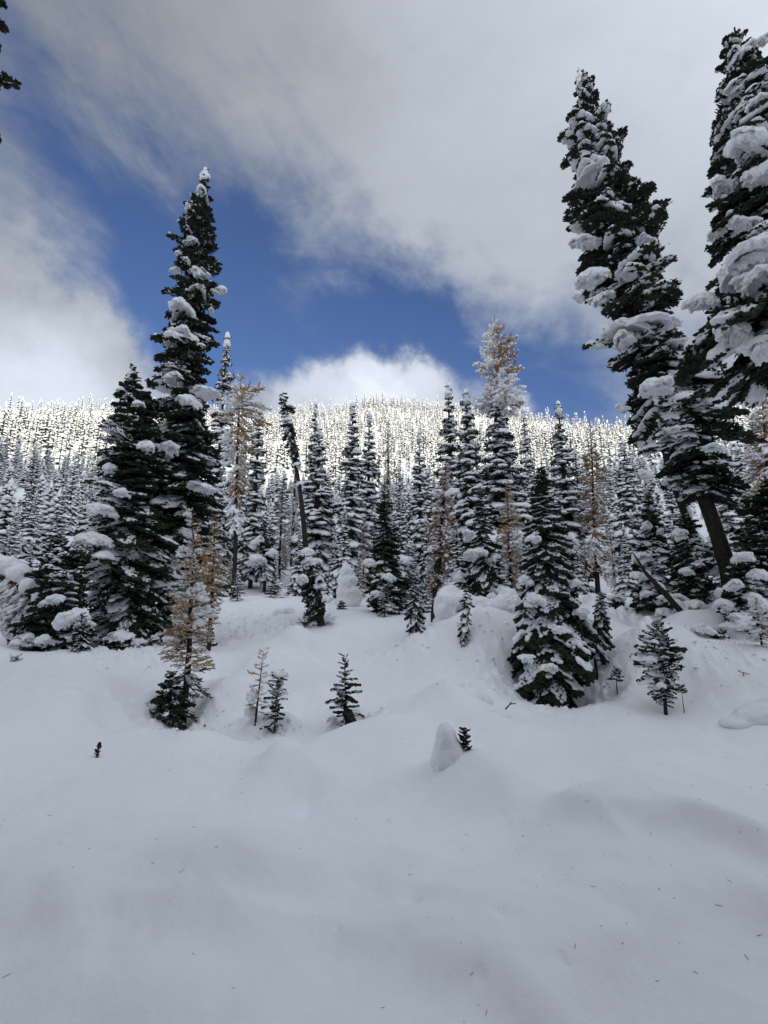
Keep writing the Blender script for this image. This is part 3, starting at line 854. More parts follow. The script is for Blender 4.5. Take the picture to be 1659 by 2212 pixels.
hero("fir_tree", "dark fir whose branch tips poke in at the upper left corner", "fir tree", 8.0,
     [(-390, 1500), (-240, 800), (-120, 300), (-60, 0), (-30, -160)],
     [(1300, 120, 120), (900, 120, 115), (500, 95, 92), (210, 85, 92), (100, 75, 88), (0, 60, 68), (-100, 30, 30)],
     150, 13, inc=(-15, 15), snow=-0.35, trunk_r=0.25)
hero("fir_tree", "drooping snow-speckled hemlock over a dark tree well right of centre", "hemlock tree", 11.4,
     [(1190, 1500), (1180, 1300), (1172, 1150), (1168, 1005)],
     [(1480, 95, 80), (1430, 112, 105), (1385, 112, 125), (1330, 98, 125), (1260, 62, 100), (1180, 50, 70), (1120, 34, 46), (1060, 22, 26), (1010, 6, 6)],
     300, 17, inc=(-40, 20), snow=-0.08, style='hemlock', trunk_r=0.14,
     clumps=[(1225, 1165, 50, 70, -.3), (1135, 1250, 46, 60, .1), (1205, 1355, 30, 60, .8), (1150, 1290, 60, 60, .6), (1110, 1290, 40, 50, .5), (1240, 1260, 50, 40, .3), (1150, 1160, 34, 26, .4), (1260, 1320, 40, 44, .5), (1135, 1420, 40, 30, .9), (1180, 1440, 44, 30, .9)], rough=0.5)

# ------------------------------------------------------------------ smaller trees round the clearing
hero("larch_tree", "slender golden larch with snow stuck along its trunk at the left front", "larch tree", 9.5,
     [(392, 1572), (408, 1420), (414, 1290), (420, 1180), (404, 1090)],
     [(1540, 30, 60), (1450, 42, 62), (1400, 66, 60), (1330, 70, 62), (1270, 60, 56), (1200, 40, 44), (1140, 22, 24), (1095, 5, 5)],
     115, 21, inc=(-8, 25), snow=-0.02, style='larch', trunk_r=0.065, bare=0.2,
     clumps=[(428, 1185, 20, 60, .05), (404, 1110, 26, 30, 0), (420, 1270, 30, 46, .05), (395, 1330, 36, 34, .2), (430, 1340, 40, 60, .15), (370, 1380, 50, 20, .2), (425, 1440, 24, 40, .1), (415, 1460, 40, 60, 0)], rough=0.6)
hero("larch_tree", "golden larch half hidden behind the slender larch at the left front", "larch tree", 13.0,
     [(455, 1345), (460, 1230), (464, 1105)], [(1320, 30, 32), (1260, 34, 36), (1180, 24, 26), (1110, 4, 4)], 95, 22, snow=-0.3, style='larch', trunk_r=0.06)
hero("young_fir", "small dark fir bush at the foot of the slender golden larch", "fir bush", 9.3,
     [(372, 1575), (370, 1500), (368, 1448)], [(1560, 34, 34), (1520, 40, 44), (1470, 24, 26), (1450, 6, 6)], 44, 23, tilt=20, inc=(-25, 30), snow=-0.25, trunk_r=0.03)
hero("young_larch", "small orange larch sapling beside a snow-capped fir sapling", "larch sapling", 8.9,
     [(552, 1560), (560, 1480), (570, 1396)], [(1540, 26, 18), (1480, 30, 22), (1440, 24, 18), (1400, 4, 4)], 30, 25, inc=(0, 35), snow=0.0, style='larch', trunk_r=0.022,
     clumps=[(545, 1500, 36, 50, .05), (540, 1535, 40, 36, -.1)])
hero("young_fir", "fir sapling wearing a round cap of snow next to the orange sapling", "fir sapling", 8.7,
     [(590, 1592), (597, 1520), (600, 1448)], [(1585, 22, 14), (1530, 40, 34), (1500, 34, 32), (1465, 26, 32), (1450, 8, 8)], 40, 26, tilt=24, style='sapling', inc=(-5, 25), snow=-0.3, trunk_r=0.02, rough=0.8,
     clumps=[(602, 1452, 44, 32, 0), (604, 1490, 40, 44, -.12)])
hero("young_fir", "bare dark fir sapling standing alone in the middle of the foreground snow", "fir sapling", 8.6,
     [(748, 1587), (746, 1500), (744, 1412)], [(1575, 10, 12), (1550, 34, 44), (1510, 46, 40), (1470, 24, 40), (1440, 16, 18), (1415, 5, 5)], 44, 27, tilt=24, style='sapling', inc=(-22, 48), snow=-0.42, trunk_r=0.024, rough=0.9,
     clumps=[(727, 1480, 16, 18, .1), (770, 1560, 40, 30, -.2), (720, 1550, 34, 34, -.2)])
hero("fir_sprig", "little fir tip poking out of the snow at the far left of the foreground", "fir sprig", 6.7,
     [(206, 1660), (211, 1625), (216, 1604)], [(1650, 8, 8), (1625, 11, 11), (1606, 8, 8)], 16, 28, inc=(25, 70), snow=-0.6, trunk_r=0.012, min_len=0.05)
hero("young_fir", "bushy dark fir sapling dusted with snow in the right hollow", "fir sapling", 9.9,
     [(1437, 1542), (1430, 1440), (1418, 1335)], [(1525, 14, 16), (1480, 44, 36), (1440, 48, 46), (1400, 54, 44), (1360, 26, 26), (1338, 5, 5)], 130, 29, tilt=20, style='sapling', inc=(-14, 40), snow=-0.18, trunk_r=0.035,
     clumps=[(1405, 1420, 28, 50, .25), (1415, 1385, 24, 22, .2), (1428, 1478, 26, 24, .3), (1390, 1400, 24, 36, -.1)])
hero("fir_sprig", "tiny fir sprig right beside the bushy sapling in the right hollow", "fir sprig", 9.9,
     [(1472, 1500), (1472, 1478)], [(1497, 14, 16), (1480, 6, 6)], 10, 30, inc=(10, 50), snow=-0.4, trunk_r=0.01, min_len=0.08)
hero("fir_sprig", "snowy fir tuft between the tree well and the bushy right sapling", "fir sprig", 11.0,
     [(1332, 1478), (1332, 1440)], [(1470, 18, 20), (1445, 10, 10)], 18, 31, inc=(5, 60), snow=0.05, trunk_r=0.015)
hero("young_fir", "tiny fir sapling at the left edge below the bent larch", "fir sapling", 10.2,
     [(30, 1449), (36, 1412)], [(1445, 20, 22), (1415, 6, 6)], 18, 32, tilt=20, style='sapling', inc=(-5, 45), snow=-0.1, trunk_r=0.015)
hero("young_fir", "dark fir sapling in front of the broad left fir", "fir sapling", 11.0,
     [(172, 1430), (176, 1380), (178, 1318)], [(1420, 32, 32), (1370, 28, 28), (1325, 5, 5)], 46, 33, tilt=20, style='sapling', inc=(-22, 35), snow=-0.25, trunk_r=0.03)
hero("fir_tree", "bushy snow-draped young fir left of the broad left fir", "fir tree", 12.0,
     [(118, 1420), (122, 1300), (130, 1148)], [(1410, 72, 70), (1340, 76, 74), (1270, 56, 66), (1200, 40, 50), (1155, 6, 6)], 150, 34, inc=(-25, 25), snow=-0.14, side=0.05, trunk_r=0.08,
     clumps=[(100, 1300, 40, 40, .5), (150, 1330, 70, 60, .7), (60, 1370, 46, 80, .5), (95, 1380, 50, 40, .7), (120, 1290, 40, 30, .6), (180, 1345, 50, 26, .7)])
hero("fir_tree", "small leaning fir with drooping branches left of the snow bank", "fir tree", 14.0,
     [(902, 1378), (896, 1310), (890, 1240)], [(1368, 38, 34), (1320, 30, 30), (1260, 12, 14), (1245, 4, 4)], 70, 35, inc=(-42, 15), snow=-0.1, style='hemlock', trunk_r=0.06)
hero("fir_tree", "little drooping fir against the front of the snow bank", "fir tree", 11.9,
     [(1000, 1412), (1005, 1340), (1010, 1258)], [(1405, 18, 18), (1350, 22, 22), (1290, 20, 20), (1262, 5, 5)], 60, 36, inc=(-50, 10), snow=-0.08, style='hemlock', trunk_r=0.04)
hero("fir_tree", "snow-cloaked young fir on top of the snow bank with a white right shoulder", "fir tree", 15.0,
     [(1048, 1315), (1045, 1200), (1036, 1058)], [(1300, 66, 56), (1240, 60, 52), (1180, 36, 40), (1100, 20, 24), (1062, 4, 4)], 130, 37, inc=(-32, 20), snow=0.0, style='hemlock', trunk_r=0.09,
     clumps=[(1062, 1200, 40, 70, .1), (1020, 1195, 50, 60, .5), (1085, 1270, 40, 60, .2), (990, 1240, 40, 50, .2), (1060, 1285, 26, 30, .7), (1010, 1150, 36, 30, .4)])
hero("fir_tree", "fir with two lumps of snow at shoulder height, centre of the clearing edge", "fir tree", 18.0,
     [(832, 1332), (832, 1200), (830, 1040)], [(1320, 46, 50), (1260, 44, 52), (1180, 34, 36), (1100, 24, 26), (1045, 4, 4)], 150, 38, inc=(-25, 20), snow=-0.02, trunk_r=0.09,
     clumps=[(800, 1210, 38, 70, .4), (875, 1205, 36, 60, .3), (840, 1245, 40, 30, .7), (815, 1280, 34, 26, .7)])
hero("fir_tree", "small straight fir in front of the fir with two snow lumps", "fir tree", 17.0,
     [(830, 1336), (832, 1300), (834, 1256)], [(1330, 18, 18), (1290, 16, 16), (1260, 4, 4)], 40, 39, style='sapling', inc=(-15, 30), snow=-0.2, trunk_r=0.03)
hero("fir_tree", "hunched fir bent under a long snow hood left of centre", "fir tree", 16.0,
     [(694, 1352), (684, 1290), (672, 1225), (655, 1185), (640, 1178)], [(1330, 46, 16), (1280, 42, 20), (1230, 30, 22), (1190, 22, 22), (1180, 8, 8)], 84, 40, inc=(-40, -10), snow=-0.12, trunk_r=0.13,
     clumps=[(662, 1190, 44, 50, .1), (676, 1212, 44, 60, .1), (690, 1250, 40, 70, .1), (703, 1290, 40, 70, .1), (655, 1245, 36, 56, .5), (712, 1330, 34, 60, 0), (676, 1345, 30, 40, .1)])
hero("young_fir", "small dark fir left of the path up through the clearing", "fir sapling", 20.0,
     [(512, 1298), (513, 1270), (514, 1236)], [(1294, 18, 18), (1265, 14, 14), (1240, 4, 4)], 36, 41, style='sapling', inc=(-10, 35), snow=-0.25, trunk_r=0.03)
hero("young_fir", "small fir with snow on its right side in the middle of the path", "fir sapling", 21.0,
     [(592, 1292), (595, 1265), (598, 1242)], [(1288, 24, 28), (1265, 16, 18), (1245, 4, 4)], 36, 42, style='sapling', inc=(-5, 30), snow=0.0, side=-0.2, trunk_r=0.03,
     clumps=[(612, 1275, 26, 46, 0)])
hero("fir_tree", "fir in a white snow cloak with dark skirt at the head of the path", "fir tree", 27.0,
     [(572, 1255), (571, 1190), (570, 1122)], [(1250, 34, 32), (1230, 32, 34), (1180, 16, 22), (1125, 4, 5)], 90, 43, inc=(-35, 10), snow=-0.05, side=0.2, trunk_r=0.1,
     clumps=[(556, 1165, 30, 60, .4), (556, 1200, 40, 50, .6), (590, 1190, 26, 60, .4), (548, 1215, 26, 36, .4)])
hero("larch_tree", "snow-plastered brown larch standing left of the snow bank", "larch tree", 15.0,
     [(942, 1345), (948, 1200), (958, 1080), (965, 992)], [(1300, 24, 24), (1220, 36, 38), (1120, 34, 38), (1040, 22, 22), (995, 3, 3)], 150, 44, inc=(-48, 0), snow=-0.10, style='rust', trunk_r=0.16,
     clumps=[(935, 1180, 30, 50, .3), (975, 1060, 34, 40, .3), (945, 1060, 26, 26, .3)])
hero("larch_tree", "golden larch with snowy boughs behind the hemlock's left side", "larch tree", 19.0,
     [(1105, 1300), (1100, 1180), (1096, 1030)], [(1290, 36, 40), (1200, 32, 36), (1120, 24, 26), (1060, 12, 12), (1034, 3, 3)], 130, 45, inc=(-20, 15), snow=-0.16, style='larch', trunk_r=0.09)
hero("larch_tree", "larch with a frosted feathery tip rising above the centre-right forest", "larch tree", 22.0,
     [(1072, 1150), (1070, 900), (1068, 682)], [(890, 46, 62), (850, 40, 62), (800, 46, 62), (760, 30, 56), (720, 20, 34), (690, 6, 8)], 62, 46, inc=(-14, 40), snow=0.24, side=0.2, rough=0.9, style='larch', trunk_r=0.14)
hero("larch_tree", "twisted orange larch leaning out at mid height beside the tall left fir", "larch tree", 24.0,
     [(508, 1200), (512, 1000), (520, 805)], [(1150, 36, 30), (1000, 34, 36), (920, 42, 48), (870, 46, 60), (830, 26, 40), (810, 6, 8)], 90, 47, inc=(-35, 32), snow=0.12, side=0.25, rough=0.9, style='larchdroop', trunk_r=0.12)
hero("larch_tree", "arched larch bowed to the left under snow in the right-hand forest", "larch tree", 23.0,
     [(1262, 1260), (1285, 1150), (1320, 1060), (1335, 1035), (1310, 1030), (1270, 1060)], [(1250, 10, 10), (1180, 40, 30), (1120, 60, 40), (1060, 66, 40), (1035, 30, 30)], 130, 48, inc=(-55, -20), snow=-0.06, style='rust', trunk_r=0.1)
hero("larch_tree", "tall rusty larch with snow along its boughs in the right-hand forest", "larch tree", 24.0,
     [(1290, 1255), (1282, 1080), (1275, 905)], [(1240, 36, 36), (1100, 36, 36), (1000, 28, 30), (940, 12, 14), (908, 3, 3)], 140, 49, inc=(-20, 10), snow=-0.10, style='rust', trunk_r=0.12)
hero("larch_tree", "rusty larch cut off by the right edge behind the leaning trunk", "larch tree", 20.0,
     [(1665, 1200), (1655, 1000), (1646, 820)], [(1180, 60, 50), (1050, 54, 50), (950, 40, 40), (870, 20, 20), (825, 4, 4)], 150, 50, inc=(-10, 15), snow=-0.08, style='rust', trunk_r=0.14)
hero("fir_tree", "snow-laden fir left of the leaning fir's trunk", "fir tree", 15.5,
     [(1410, 1325), (1405, 1200), (1402, 1052)], [(1310, 50, 46), (1240, 46, 46), (1170, 40, 36), (1100, 24, 24), (1056, 4, 4)], 150, 51, inc=(-24, 22), snow=0.12, side=0.1, trunk_r=0.1,
     clumps=[(1385, 1200, 44, 50, .5), (1398, 1130, 30, 44, .4), (1425, 1145, 26, 30, .4), (1380, 1240, 40, 30, .6), (1395, 1280, 30, 30, .6)])
hero("fir_tree", "dome of snow over a small fir in front of the leaning fir's trunk", "fir tree", 14.7,
     [(1500, 1335), (1492, 1230), (1478, 1106)], [(1320, 80, 56), (1260, 60, 58), (1200, 40, 50), (1140, 22, 30), (1110, 5, 6)], 150, 52, inc=(-28, 20), snow=0.14, side=-0.08, trunk_r=0.1,
     clumps=[(1512, 1190, 50, 90, -.2), (1470, 1150, 44, 60, .4), (1500, 1170, 44, 60, .1), (1450, 1290, 60, 34, .7), (1490, 1310, 70, 50, .9), (1480, 1230, 40, 30, .6), (1440, 1320, 50, 30, .7), (1530, 1230, 60, 40, .3)])
hero("fir_tree", "snow-heaped fir at the right edge below the leaning trunk", "fir tree", 12.6,
     [(1620, 1390), (1622, 1280), (1625, 1130)], [(1370, 66, 60), (1300, 60, 60), (1230, 50, 60), (1170, 34, 50), (1135, 6, 6)], 140, 53, inc=(-20, 15), snow=0.1, trunk_r=0.1,
     clumps=[(1600, 1200, 46, 40, .5), (1585, 1260, 50, 40, .5), (1630, 1290, 60, 60, .7), (1560, 1300, 50, 40, .4), (1645, 1240, 50, 60, .6), (1600, 1330, 60, 30, .7)])
hero("fir_tree", "low fir bough with long snowy needles hanging off the leaning trunk's right", "fir tree", 12.9,
     [(1690, 1360), (1680, 1200), (1672, 1030)], [(1240, 70, 60), (1150, 90, 60), (1080, 84, 60), (1040, 20, 20)], 90, 54, inc=(-8, 10), snow=-0.05, trunk_r=0.14)
hero("fir_bush", "low fir bush half buried in front of the snow dome on the right", "fir bush", 12.0,
     [(1548, 1392), (1550, 1355)], [(1388, 44, 40), (1360, 16, 16)], 34, 55, inc=(-20, 25), snow=0.0, trunk_r=0.03, clumps=[(1520, 1356, 54, 40, .1), (1580, 1350, 50, 36, 0)])
hero("young_larch", "thin larch sapling with snow balls at the lower right edge", "larch sapling", 11.0,
     [(1650, 1412), (1642, 1350), (1632, 1285)], [(1400, 24, 20), (1340, 40, 30), (1295, 8, 8)], 34, 56, inc=(-10, 20), snow=0.1, style='larch', trunk_r=0.025, clumps=[(1610, 1345, 40, 50, .1)])

hero("fir_tree", "small drooping fir leaning out from the hemlock's right foot", "hemlock tree", 11.9,
     [(1285, 1420), (1292, 1350), (1300, 1275)], [(1410, 36, 40), (1360, 30, 46), (1310, 18, 26), (1280, 4, 4)], 70, 61, inc=(-48, 10), snow=-0.12, style='hemlock', trunk_r=0.04)
hero("fir_bush", "snow-choked fir bush under the broad left fir's right side", "fir bush", 13.0,
     [(312, 1412), (314, 1375)], [(1408, 40, 44), (1382, 18, 20)], 40, 62, inc=(-15, 35), snow=0.1, trunk_r=0.03, clumps=[(300, 1385, 44, 26, .2)])
hero("fir_bush", "low snowy fir bush right under the broad left fir", "fir bush", 12.8,
     [(252, 1418), (252, 1368)], [(1412, 36, 36), (1380, 20, 20)], 40, 63, inc=(-15, 40), snow=0.08, trunk_r=0.03, clumps=[(255, 1372, 50, 28, .1)])
hero("fir_bush", "half-buried fir bush between the hunched fir and the snow column", "fir bush", 18.0,
     [(738, 1325), (738, 1295)], [(1322, 20, 18), (1300, 8, 8)], 26, 66, inc=(0, 45), snow=0.08, trunk_r=0.02)
hero("fir_bush", "small snowy fir bush on the rise left of the right-hand firs", "fir bush", 16.0,
     [(1330, 1330), (1332, 1285)], [(1326, 30, 30), (1295, 12, 12)], 36, 67, inc=(-10, 40), snow=0.12, trunk_r=0.03, clumps=[(1335, 1290, 40, 26, .1)])

# ------------------------------------------------------------------ dead and bent wood, snow bodies
def blob_thing(name, label, cat, Y, blobs, voxel, noise, base, extra=None, group=None, seed=0, partname="snow"):
    bx, bz = pw(base[0], base[1], Y)
    root = thing(name, label, cat, (bx, Y, bz), group)
    C, R = [], []
    for u, v, w, h, dy in blobs:
        x, z = pw(u, v, Y + dy); k = Y / FPX
        C.append((x - bx, dy, z - bz)); R.append((w * k, (w + h) * 0.5 * k, h * k))
    V, F = remesh(C, R, voxel, noise, 3.5, seed, 3)
    part(partname, mesh_of(partname, V, F, [M_SNOW]), root)
    return root, bx, bz

root, bx, bz = blob_thing("buried_sapling", "pointed hump of snow over a sapling with a green tip showing", "buried sapling", 5.9,
    [(958, 1600, 20, 34, 0), (952, 1640, 24, 40, 0), (975, 1640, 26, 36, 0), (990, 1660, 22, 36, .02), (965, 1690, 38, 40, .05), (1030, 1700, 26, 34, .05), (1020, 1670, 14, 30, .06), (1050, 1725, 26, 22, .1), (940, 1700, 26, 30, .1), (985, 1712, 70, 16, .1), (1040, 1728, 50, 14, .1), (930, 1715, 40, 12, .1), (1065, 1735, 30, 14, .15)],
    0.022, 0.035, (990, 1700), seed=5)
rng = random.Random(4)
x0, z0 = pw(1006, 1700, 5.82); x1, z1 = pw(1004, 1578, 5.82)
V, F = tube([(x0 - bx - .08, 0.05, z0 - bz), (x0 - bx - .02, 0.0, (z0 + z1) / 2 - bz), (x1 - bx, -0.06, z1 - bz)], [0.012, 0.01, 0.006], 6)
part("trunk", mesh_of("trunk", V, F, [M_BARK]), root)
for k in range(16):
    t = 0.62 + 0.38 * k / 15; a = k * 2.4
    p = (x0 + (x1 - x0) * t - bx, -0.04, z0 + (z1 - z0) * t - bz)
    L = 0.11 * (1.15 - t * 0.5)
    part("branch", LIB[f"branch_short_{k % 6}"][2], root, frame_m(p, (math.cos(a), math.sin(a), 0.55), L, L, L))

blob_thing("snow_ghost", "upright column of snow like a loaf at the edge of the forest", "snow column", 20.0,
    [(752, 1300, 27, 20, 0), (751, 1280, 25, 22, 0), (750, 1258, 23, 22, 0), (749, 1238, 17, 18, 0), (747, 1225, 9, 12, 0), (768, 1290, 14, 20, .2)], 0.05, 0.05, (750, 1312), seed=6)
blob_thing("snow_ghost", "steep white snow bank draped between the young firs", "snow bank", 13.0,
    [(960, 1310, 26, 40, 0), (975, 1290, 22, 26, .2), (1000, 1300, 30, 24, .2), (1030, 1310, 40, 22, .2), (1075, 1320, 44, 30, .2), (1045, 1350, 40, 46, 0), (1060, 1390, 34, 50, -.2), (965, 1350, 30, 36, .1), (1100, 1300, 30, 26, .3)], 0.06, 0.06, (1040, 1400), seed=7)
blob_thing("snow_ghost", "smooth rounded snow hump left of the hunched fir", "snow mound", 17.5,
    [(610, 1345, 28, 22, 0), (622, 1332, 18, 22, 0), (604, 1335, 18, 20, 0), (640, 1350, 20, 16, .2)], 0.06, 0.04, (615, 1352), seed=8)

blob_thing("snow_mound", "curled snow hump with an orange larch curl right of centre", "snow mound", 9.5,
    [(985, 1488, 34, 18, 0), (1010, 1505, 34, 18, -.1), (965, 1500, 24, 18, 0), (1000, 1480, 22, 14, .1), (948, 1498, 10, 14, -.05), (1040, 1515, 26, 14, 0)], 0.03, 0.02, (985, 1520), seed=16)
blob_thing("snow_mound", "low smooth snow hump under the crooked dark stick", "snow mound", 8.8,
    [(1030, 1540, 46, 20, 0), (1060, 1550, 40, 20, 0), (1000, 1555, 40, 18, 0), (1085, 1562, 28, 14, 0)], 0.03, 0.02, (1040, 1570), seed=17)
blob_thing("snow_mound", "broad snow hump swelling in from the right edge", "snow mound", 8.9,
    [(1650, 1545, 60, 26, 0), (1690, 1540, 60, 34, 0), (1600, 1562, 44, 14, 0), (1720, 1560, 60, 30, 0)], 0.04, 0.02, (1650, 1580), seed=18)

# the bent larch at the left edge under one slab of snow
root, bx, bz = blob_thing("larch_tree", "larch bowed to the ground under an arched slab of snow at the left edge", "larch tree", 12.6,
    [(-20, 1215, 36, 22, 0), (15, 1222, 34, 20, 0), (45, 1240, 30, 22, 0), (70, 1268, 26, 24, 0), (85, 1300, 18, 26, 0), (62, 1290, 22, 26, .3), (40, 1300, 20, 40, .4), (28, 1350, 16, 36, .3), (95, 1322, 12, 16, 0)], 0.05, 0.04, (80, 1390), seed=9, partname="snow_slab")
arc = [(100, 1395), (98, 1330), (75, 1290), (40, 1262), (0, 1245), (-40, 1240)]
P3 = np.array([(pw(u, v, 12.6)[0] - bx, -0.1, pw(u, v, 12.6)[1] - bz) for u, v in arc])
V, F = tube(P3, [.09, .08, .07, .06, .045, .03], 8); part("trunk", mesh_of("trunk", V, F, [M_BARK]), root)
rng = random.Random(14)
for k in range(44):
    t = rng.uniform(0.25, 1) * (len(arc) - 1); i = min(int(t), len(arc) - 2); p = P3[i] + (P3[i + 1] - P3[i]) * (t - i)
    L = rng.uniform(0.5, 0.95); a = rng.uniform(-2.6, -1.2)
    b = part("branch", LIB[f"larchrust_{2 + k % 3}"][2], root, frame_m(p, (-0.55 + 0.3 * math.cos(a), -0.5 * rng.random(), -0.8), L, L * 1.2, L * 1.2))
    part("snow_load", LIB[f"larchsnow_{2 + k % 3}_{rng.choice((2, 3, 3))}"][2], b)

# dead leaning snag with a ragged top
YD = 22.0
ax = [(661, 1200), (655, 1120), (645, 1040), (633, 980), (620, 920), (610, 845)]
hero("fir_tree", "leaning half-dead fir with a bare lower trunk and a shaggy snow-clad top", "snag", YD, ax,
     [(1010, 10, 22), (960, 14, 22), (930, 20, 20), (880, 14, 22), (850, 10, 12)], 74, 60, inc=(-50, 0), snow=0.05, side=-0.05, trunk_r=0.16,
     clumps=[(648, 1040, 24, 70, .05), (640, 1000, 20, 50, .1), (620, 905, 26, 40, .2), (612, 860, 20, 26, .1)])
# the second trunk behind the leaning fir, and the fallen trunk in front of it
for nm, lab, cat, Y, pts, rad in (
    ("dead_trunk", "slim dark snow-backed trunk leaning just left of the thick leaning trunk", "tree trunk", 16.0, [(1512, 1190), (1480, 1110), (1450, 1030), (1432, 960)], [.13, .12, .11, .09]),
    ("fallen_trunk", "dark trunk sloping down to the right under the snowy firs", "tree trunk", 13.6, [(1368, 1195), (1395, 1238), (1430, 1275), (1475, 1325)], [.015, .045, .07, .085])):
    Q = np.array([(pw(u, v, Y)[0], 0, pw(u, v, Y)[1]) for u, v in pts]); b0 = Q[0] if nm == "dead_trunk" else Q[-1]
    root = thing(nm, lab, cat, (b0[0], Y, b0[2]))
    V, F = tube(Q - b0, rad, 10, np.random.default_rng(3), 0.1); part("trunk", mesh_of("trunk", V, F, [M_BARK]), root)
    C, R = [], []
    for t in np.linspace(0, 1, 26):
        q = np.array([np.interp(t * (len(Q) - 1), range(len(Q)), Q[:, k]) for k in range(3)]) - b0
        rr = np.interp(t * (len(Q) - 1), range(len(Q)), rad) * (0.8 + 0.3 * math.sin(t * 23))
        up = np.array([0.75 * rr, -0.02, 0.75 * rr])
        C.append(q + up); R.append((rr * 1.1, rr * 1.1, rr * 1.0))
    part("snow_load", mesh_of("snow_load", *remesh(C, R, 0.05, 0.02, 6, 2), [M_SNOW]), root)

# twigs sticking out of the snow
def twig_thing(name, label, Y, lines, r, mat=M_TWIG):
    g = lines[0][0]; bx, bz = pw(g[0], g[1], Y)
    root = thing(name, label, "twig", (bx, Y, bz))
    for k, L in enumerate(lines):
        Q = [(pw(u, v, Y)[0] - bx, -0.02 * i, pw(u, v, Y)[1] - bz) for i, (u, v) in enumerate(L)]
        V, F = tube(Q, np.linspace(r, r * 0.45, len(Q)) * (1 if k == 0 else .7), 6)
        part("stem" if k == 0 else "shoot", mesh_of("stem", V, F, [mat]), root)
twig_thing("twig", "crooked dark stick poking from the snow right of centre", 9.2, [[(1092, 1532), (1096, 1526), (1101, 1520), (1113, 1518)], [(1101, 1520), (1105, 1516)]], 0.016)
twig_thing("twig", "bent brown stem sticking out of the snow near the right edge", 10.2, [[(1606, 1474), (1606, 1462), (1602, 1452), (1590, 1450)], [(1602, 1452), (1618, 1456)], [(1606, 1464), (1594, 1470)]], 0.014, M_LARCHB)
twig_thing("twig", "bare forked twig left of the hunched fir's foot", 15.5, [[(662, 1368), (657, 1350), (646, 1336)], [(657, 1350), (660, 1330)], [(654, 1345), (640, 1345)]], 0.02)
twig_thing("twig", "orange curl of larch twig on top of the small snow hump", 9.5, [[(952, 1496), (950, 1484), (958, 1477), (966, 1480)], [(950, 1484), (943, 1476)]], 0.016, M_LARCH)

# ------------------------------------------------------------------ whole-tree meshes for the forest
def forest_tree(seed, H, R, n, snow, kind='fir', taper=1.0, incl=(-28, 20)):
    rng = random.Random(seed); nf = n1(seed); nr = n1(seed + 5)
    fo, sn = Arr(), Arr()
    for i in range(n):
        f = (i + rng.random()) / n; z = H * (0.05 + 0.94 * f)
        if z < H * 0.9: z = (round(z / 0.52) + rng.gauss(0, .27)) * 0.52
        a = i * 2.39996 + rng.uniform(-.4, .4)
        L = R * ((1 - f) ** taper * 0.92 + 0.07) * (0.6 + 0.75 * nr(z, a, 1.6)) * rng.uniform(.85, 1.1)
        L = max(L, 0.16)
        ic = math.radians(incl[0] + (incl[1] - incl[0]) * f ** 1.7 + rng.uniform(-9, 9))
        d = (math.cos(a) * math.cos(ic), math.sin(a) * math.cos(ic), math.sin(ic))
        s = rng.randrange(3); w = min(1.8, max(1.0, 0.7 / L))
        M = frame_m((0, 0, z - .4 * L * math.sin(ic)), d, L, L * w, L * w, rng.uniform(-.3, .3))
        V, F = LIB[f"lod_{kind}_{s}"]; fo.add(xform(V, M), F)
        val = nf(z, a, 1.9) + snow + 0.36 + 0.16 * f + rng.uniform(-.2, .2)
        lv = 3 if val > 0.6 else 2 if val > 0.42 else 1 if val > 0.15 else 0
        if lv:
            V, F = LIB[f"lod_{'snow' if kind == 'fir' else 'larchsnow'}_{s}_{lv}"]; sn.add(xform(V, M), F)
    if kind == 'fir':
        V, F = ellipsoids([(0, 0, H * .985), (0.02, 0, H * .955)], [(.1, .1, .26), (.15, .15, .2)], SPH1); sn.add(V, F)
    V, F = tube([(0, 0, -0.6), (0.02, 0, H * .5), (0, 0, H * .99)], [R * .13, R * .08, .015], 7)
    mat = M_FIR if kind == 'fir' else M_LARCHB
    return (mesh_of("trunk", V, F, [M_BARK]), mesh_of("foliage", *fo.get(), [mat]), mesh_of("snow_cover", *sn.get(), [M_SNOW]), H)
FT = [forest_tree(201, 9.0, 1.20, 124, 0.22), forest_tree(202, 10, 1.05, 124, 0.10, taper=0.85), forest_tree(203, 8.0, 1.45, 124, 0.24),
      forest_tree(204, 9.5, 0.78, 120, 0.20, taper=0.7), forest_tree(205, 7.0, 1.35, 130, 0.32), forest_tree(206, 9.0, 1.25, 124, 0.04)]
LT = [forest_tree(211, 8.0, 1.0, 90, -0.16, 'larch', 0.9, (-45, 10)), forest_tree(212, 7.5, 0.9, 90, -0.34, 'larch', 0.8, (-30, 20))]

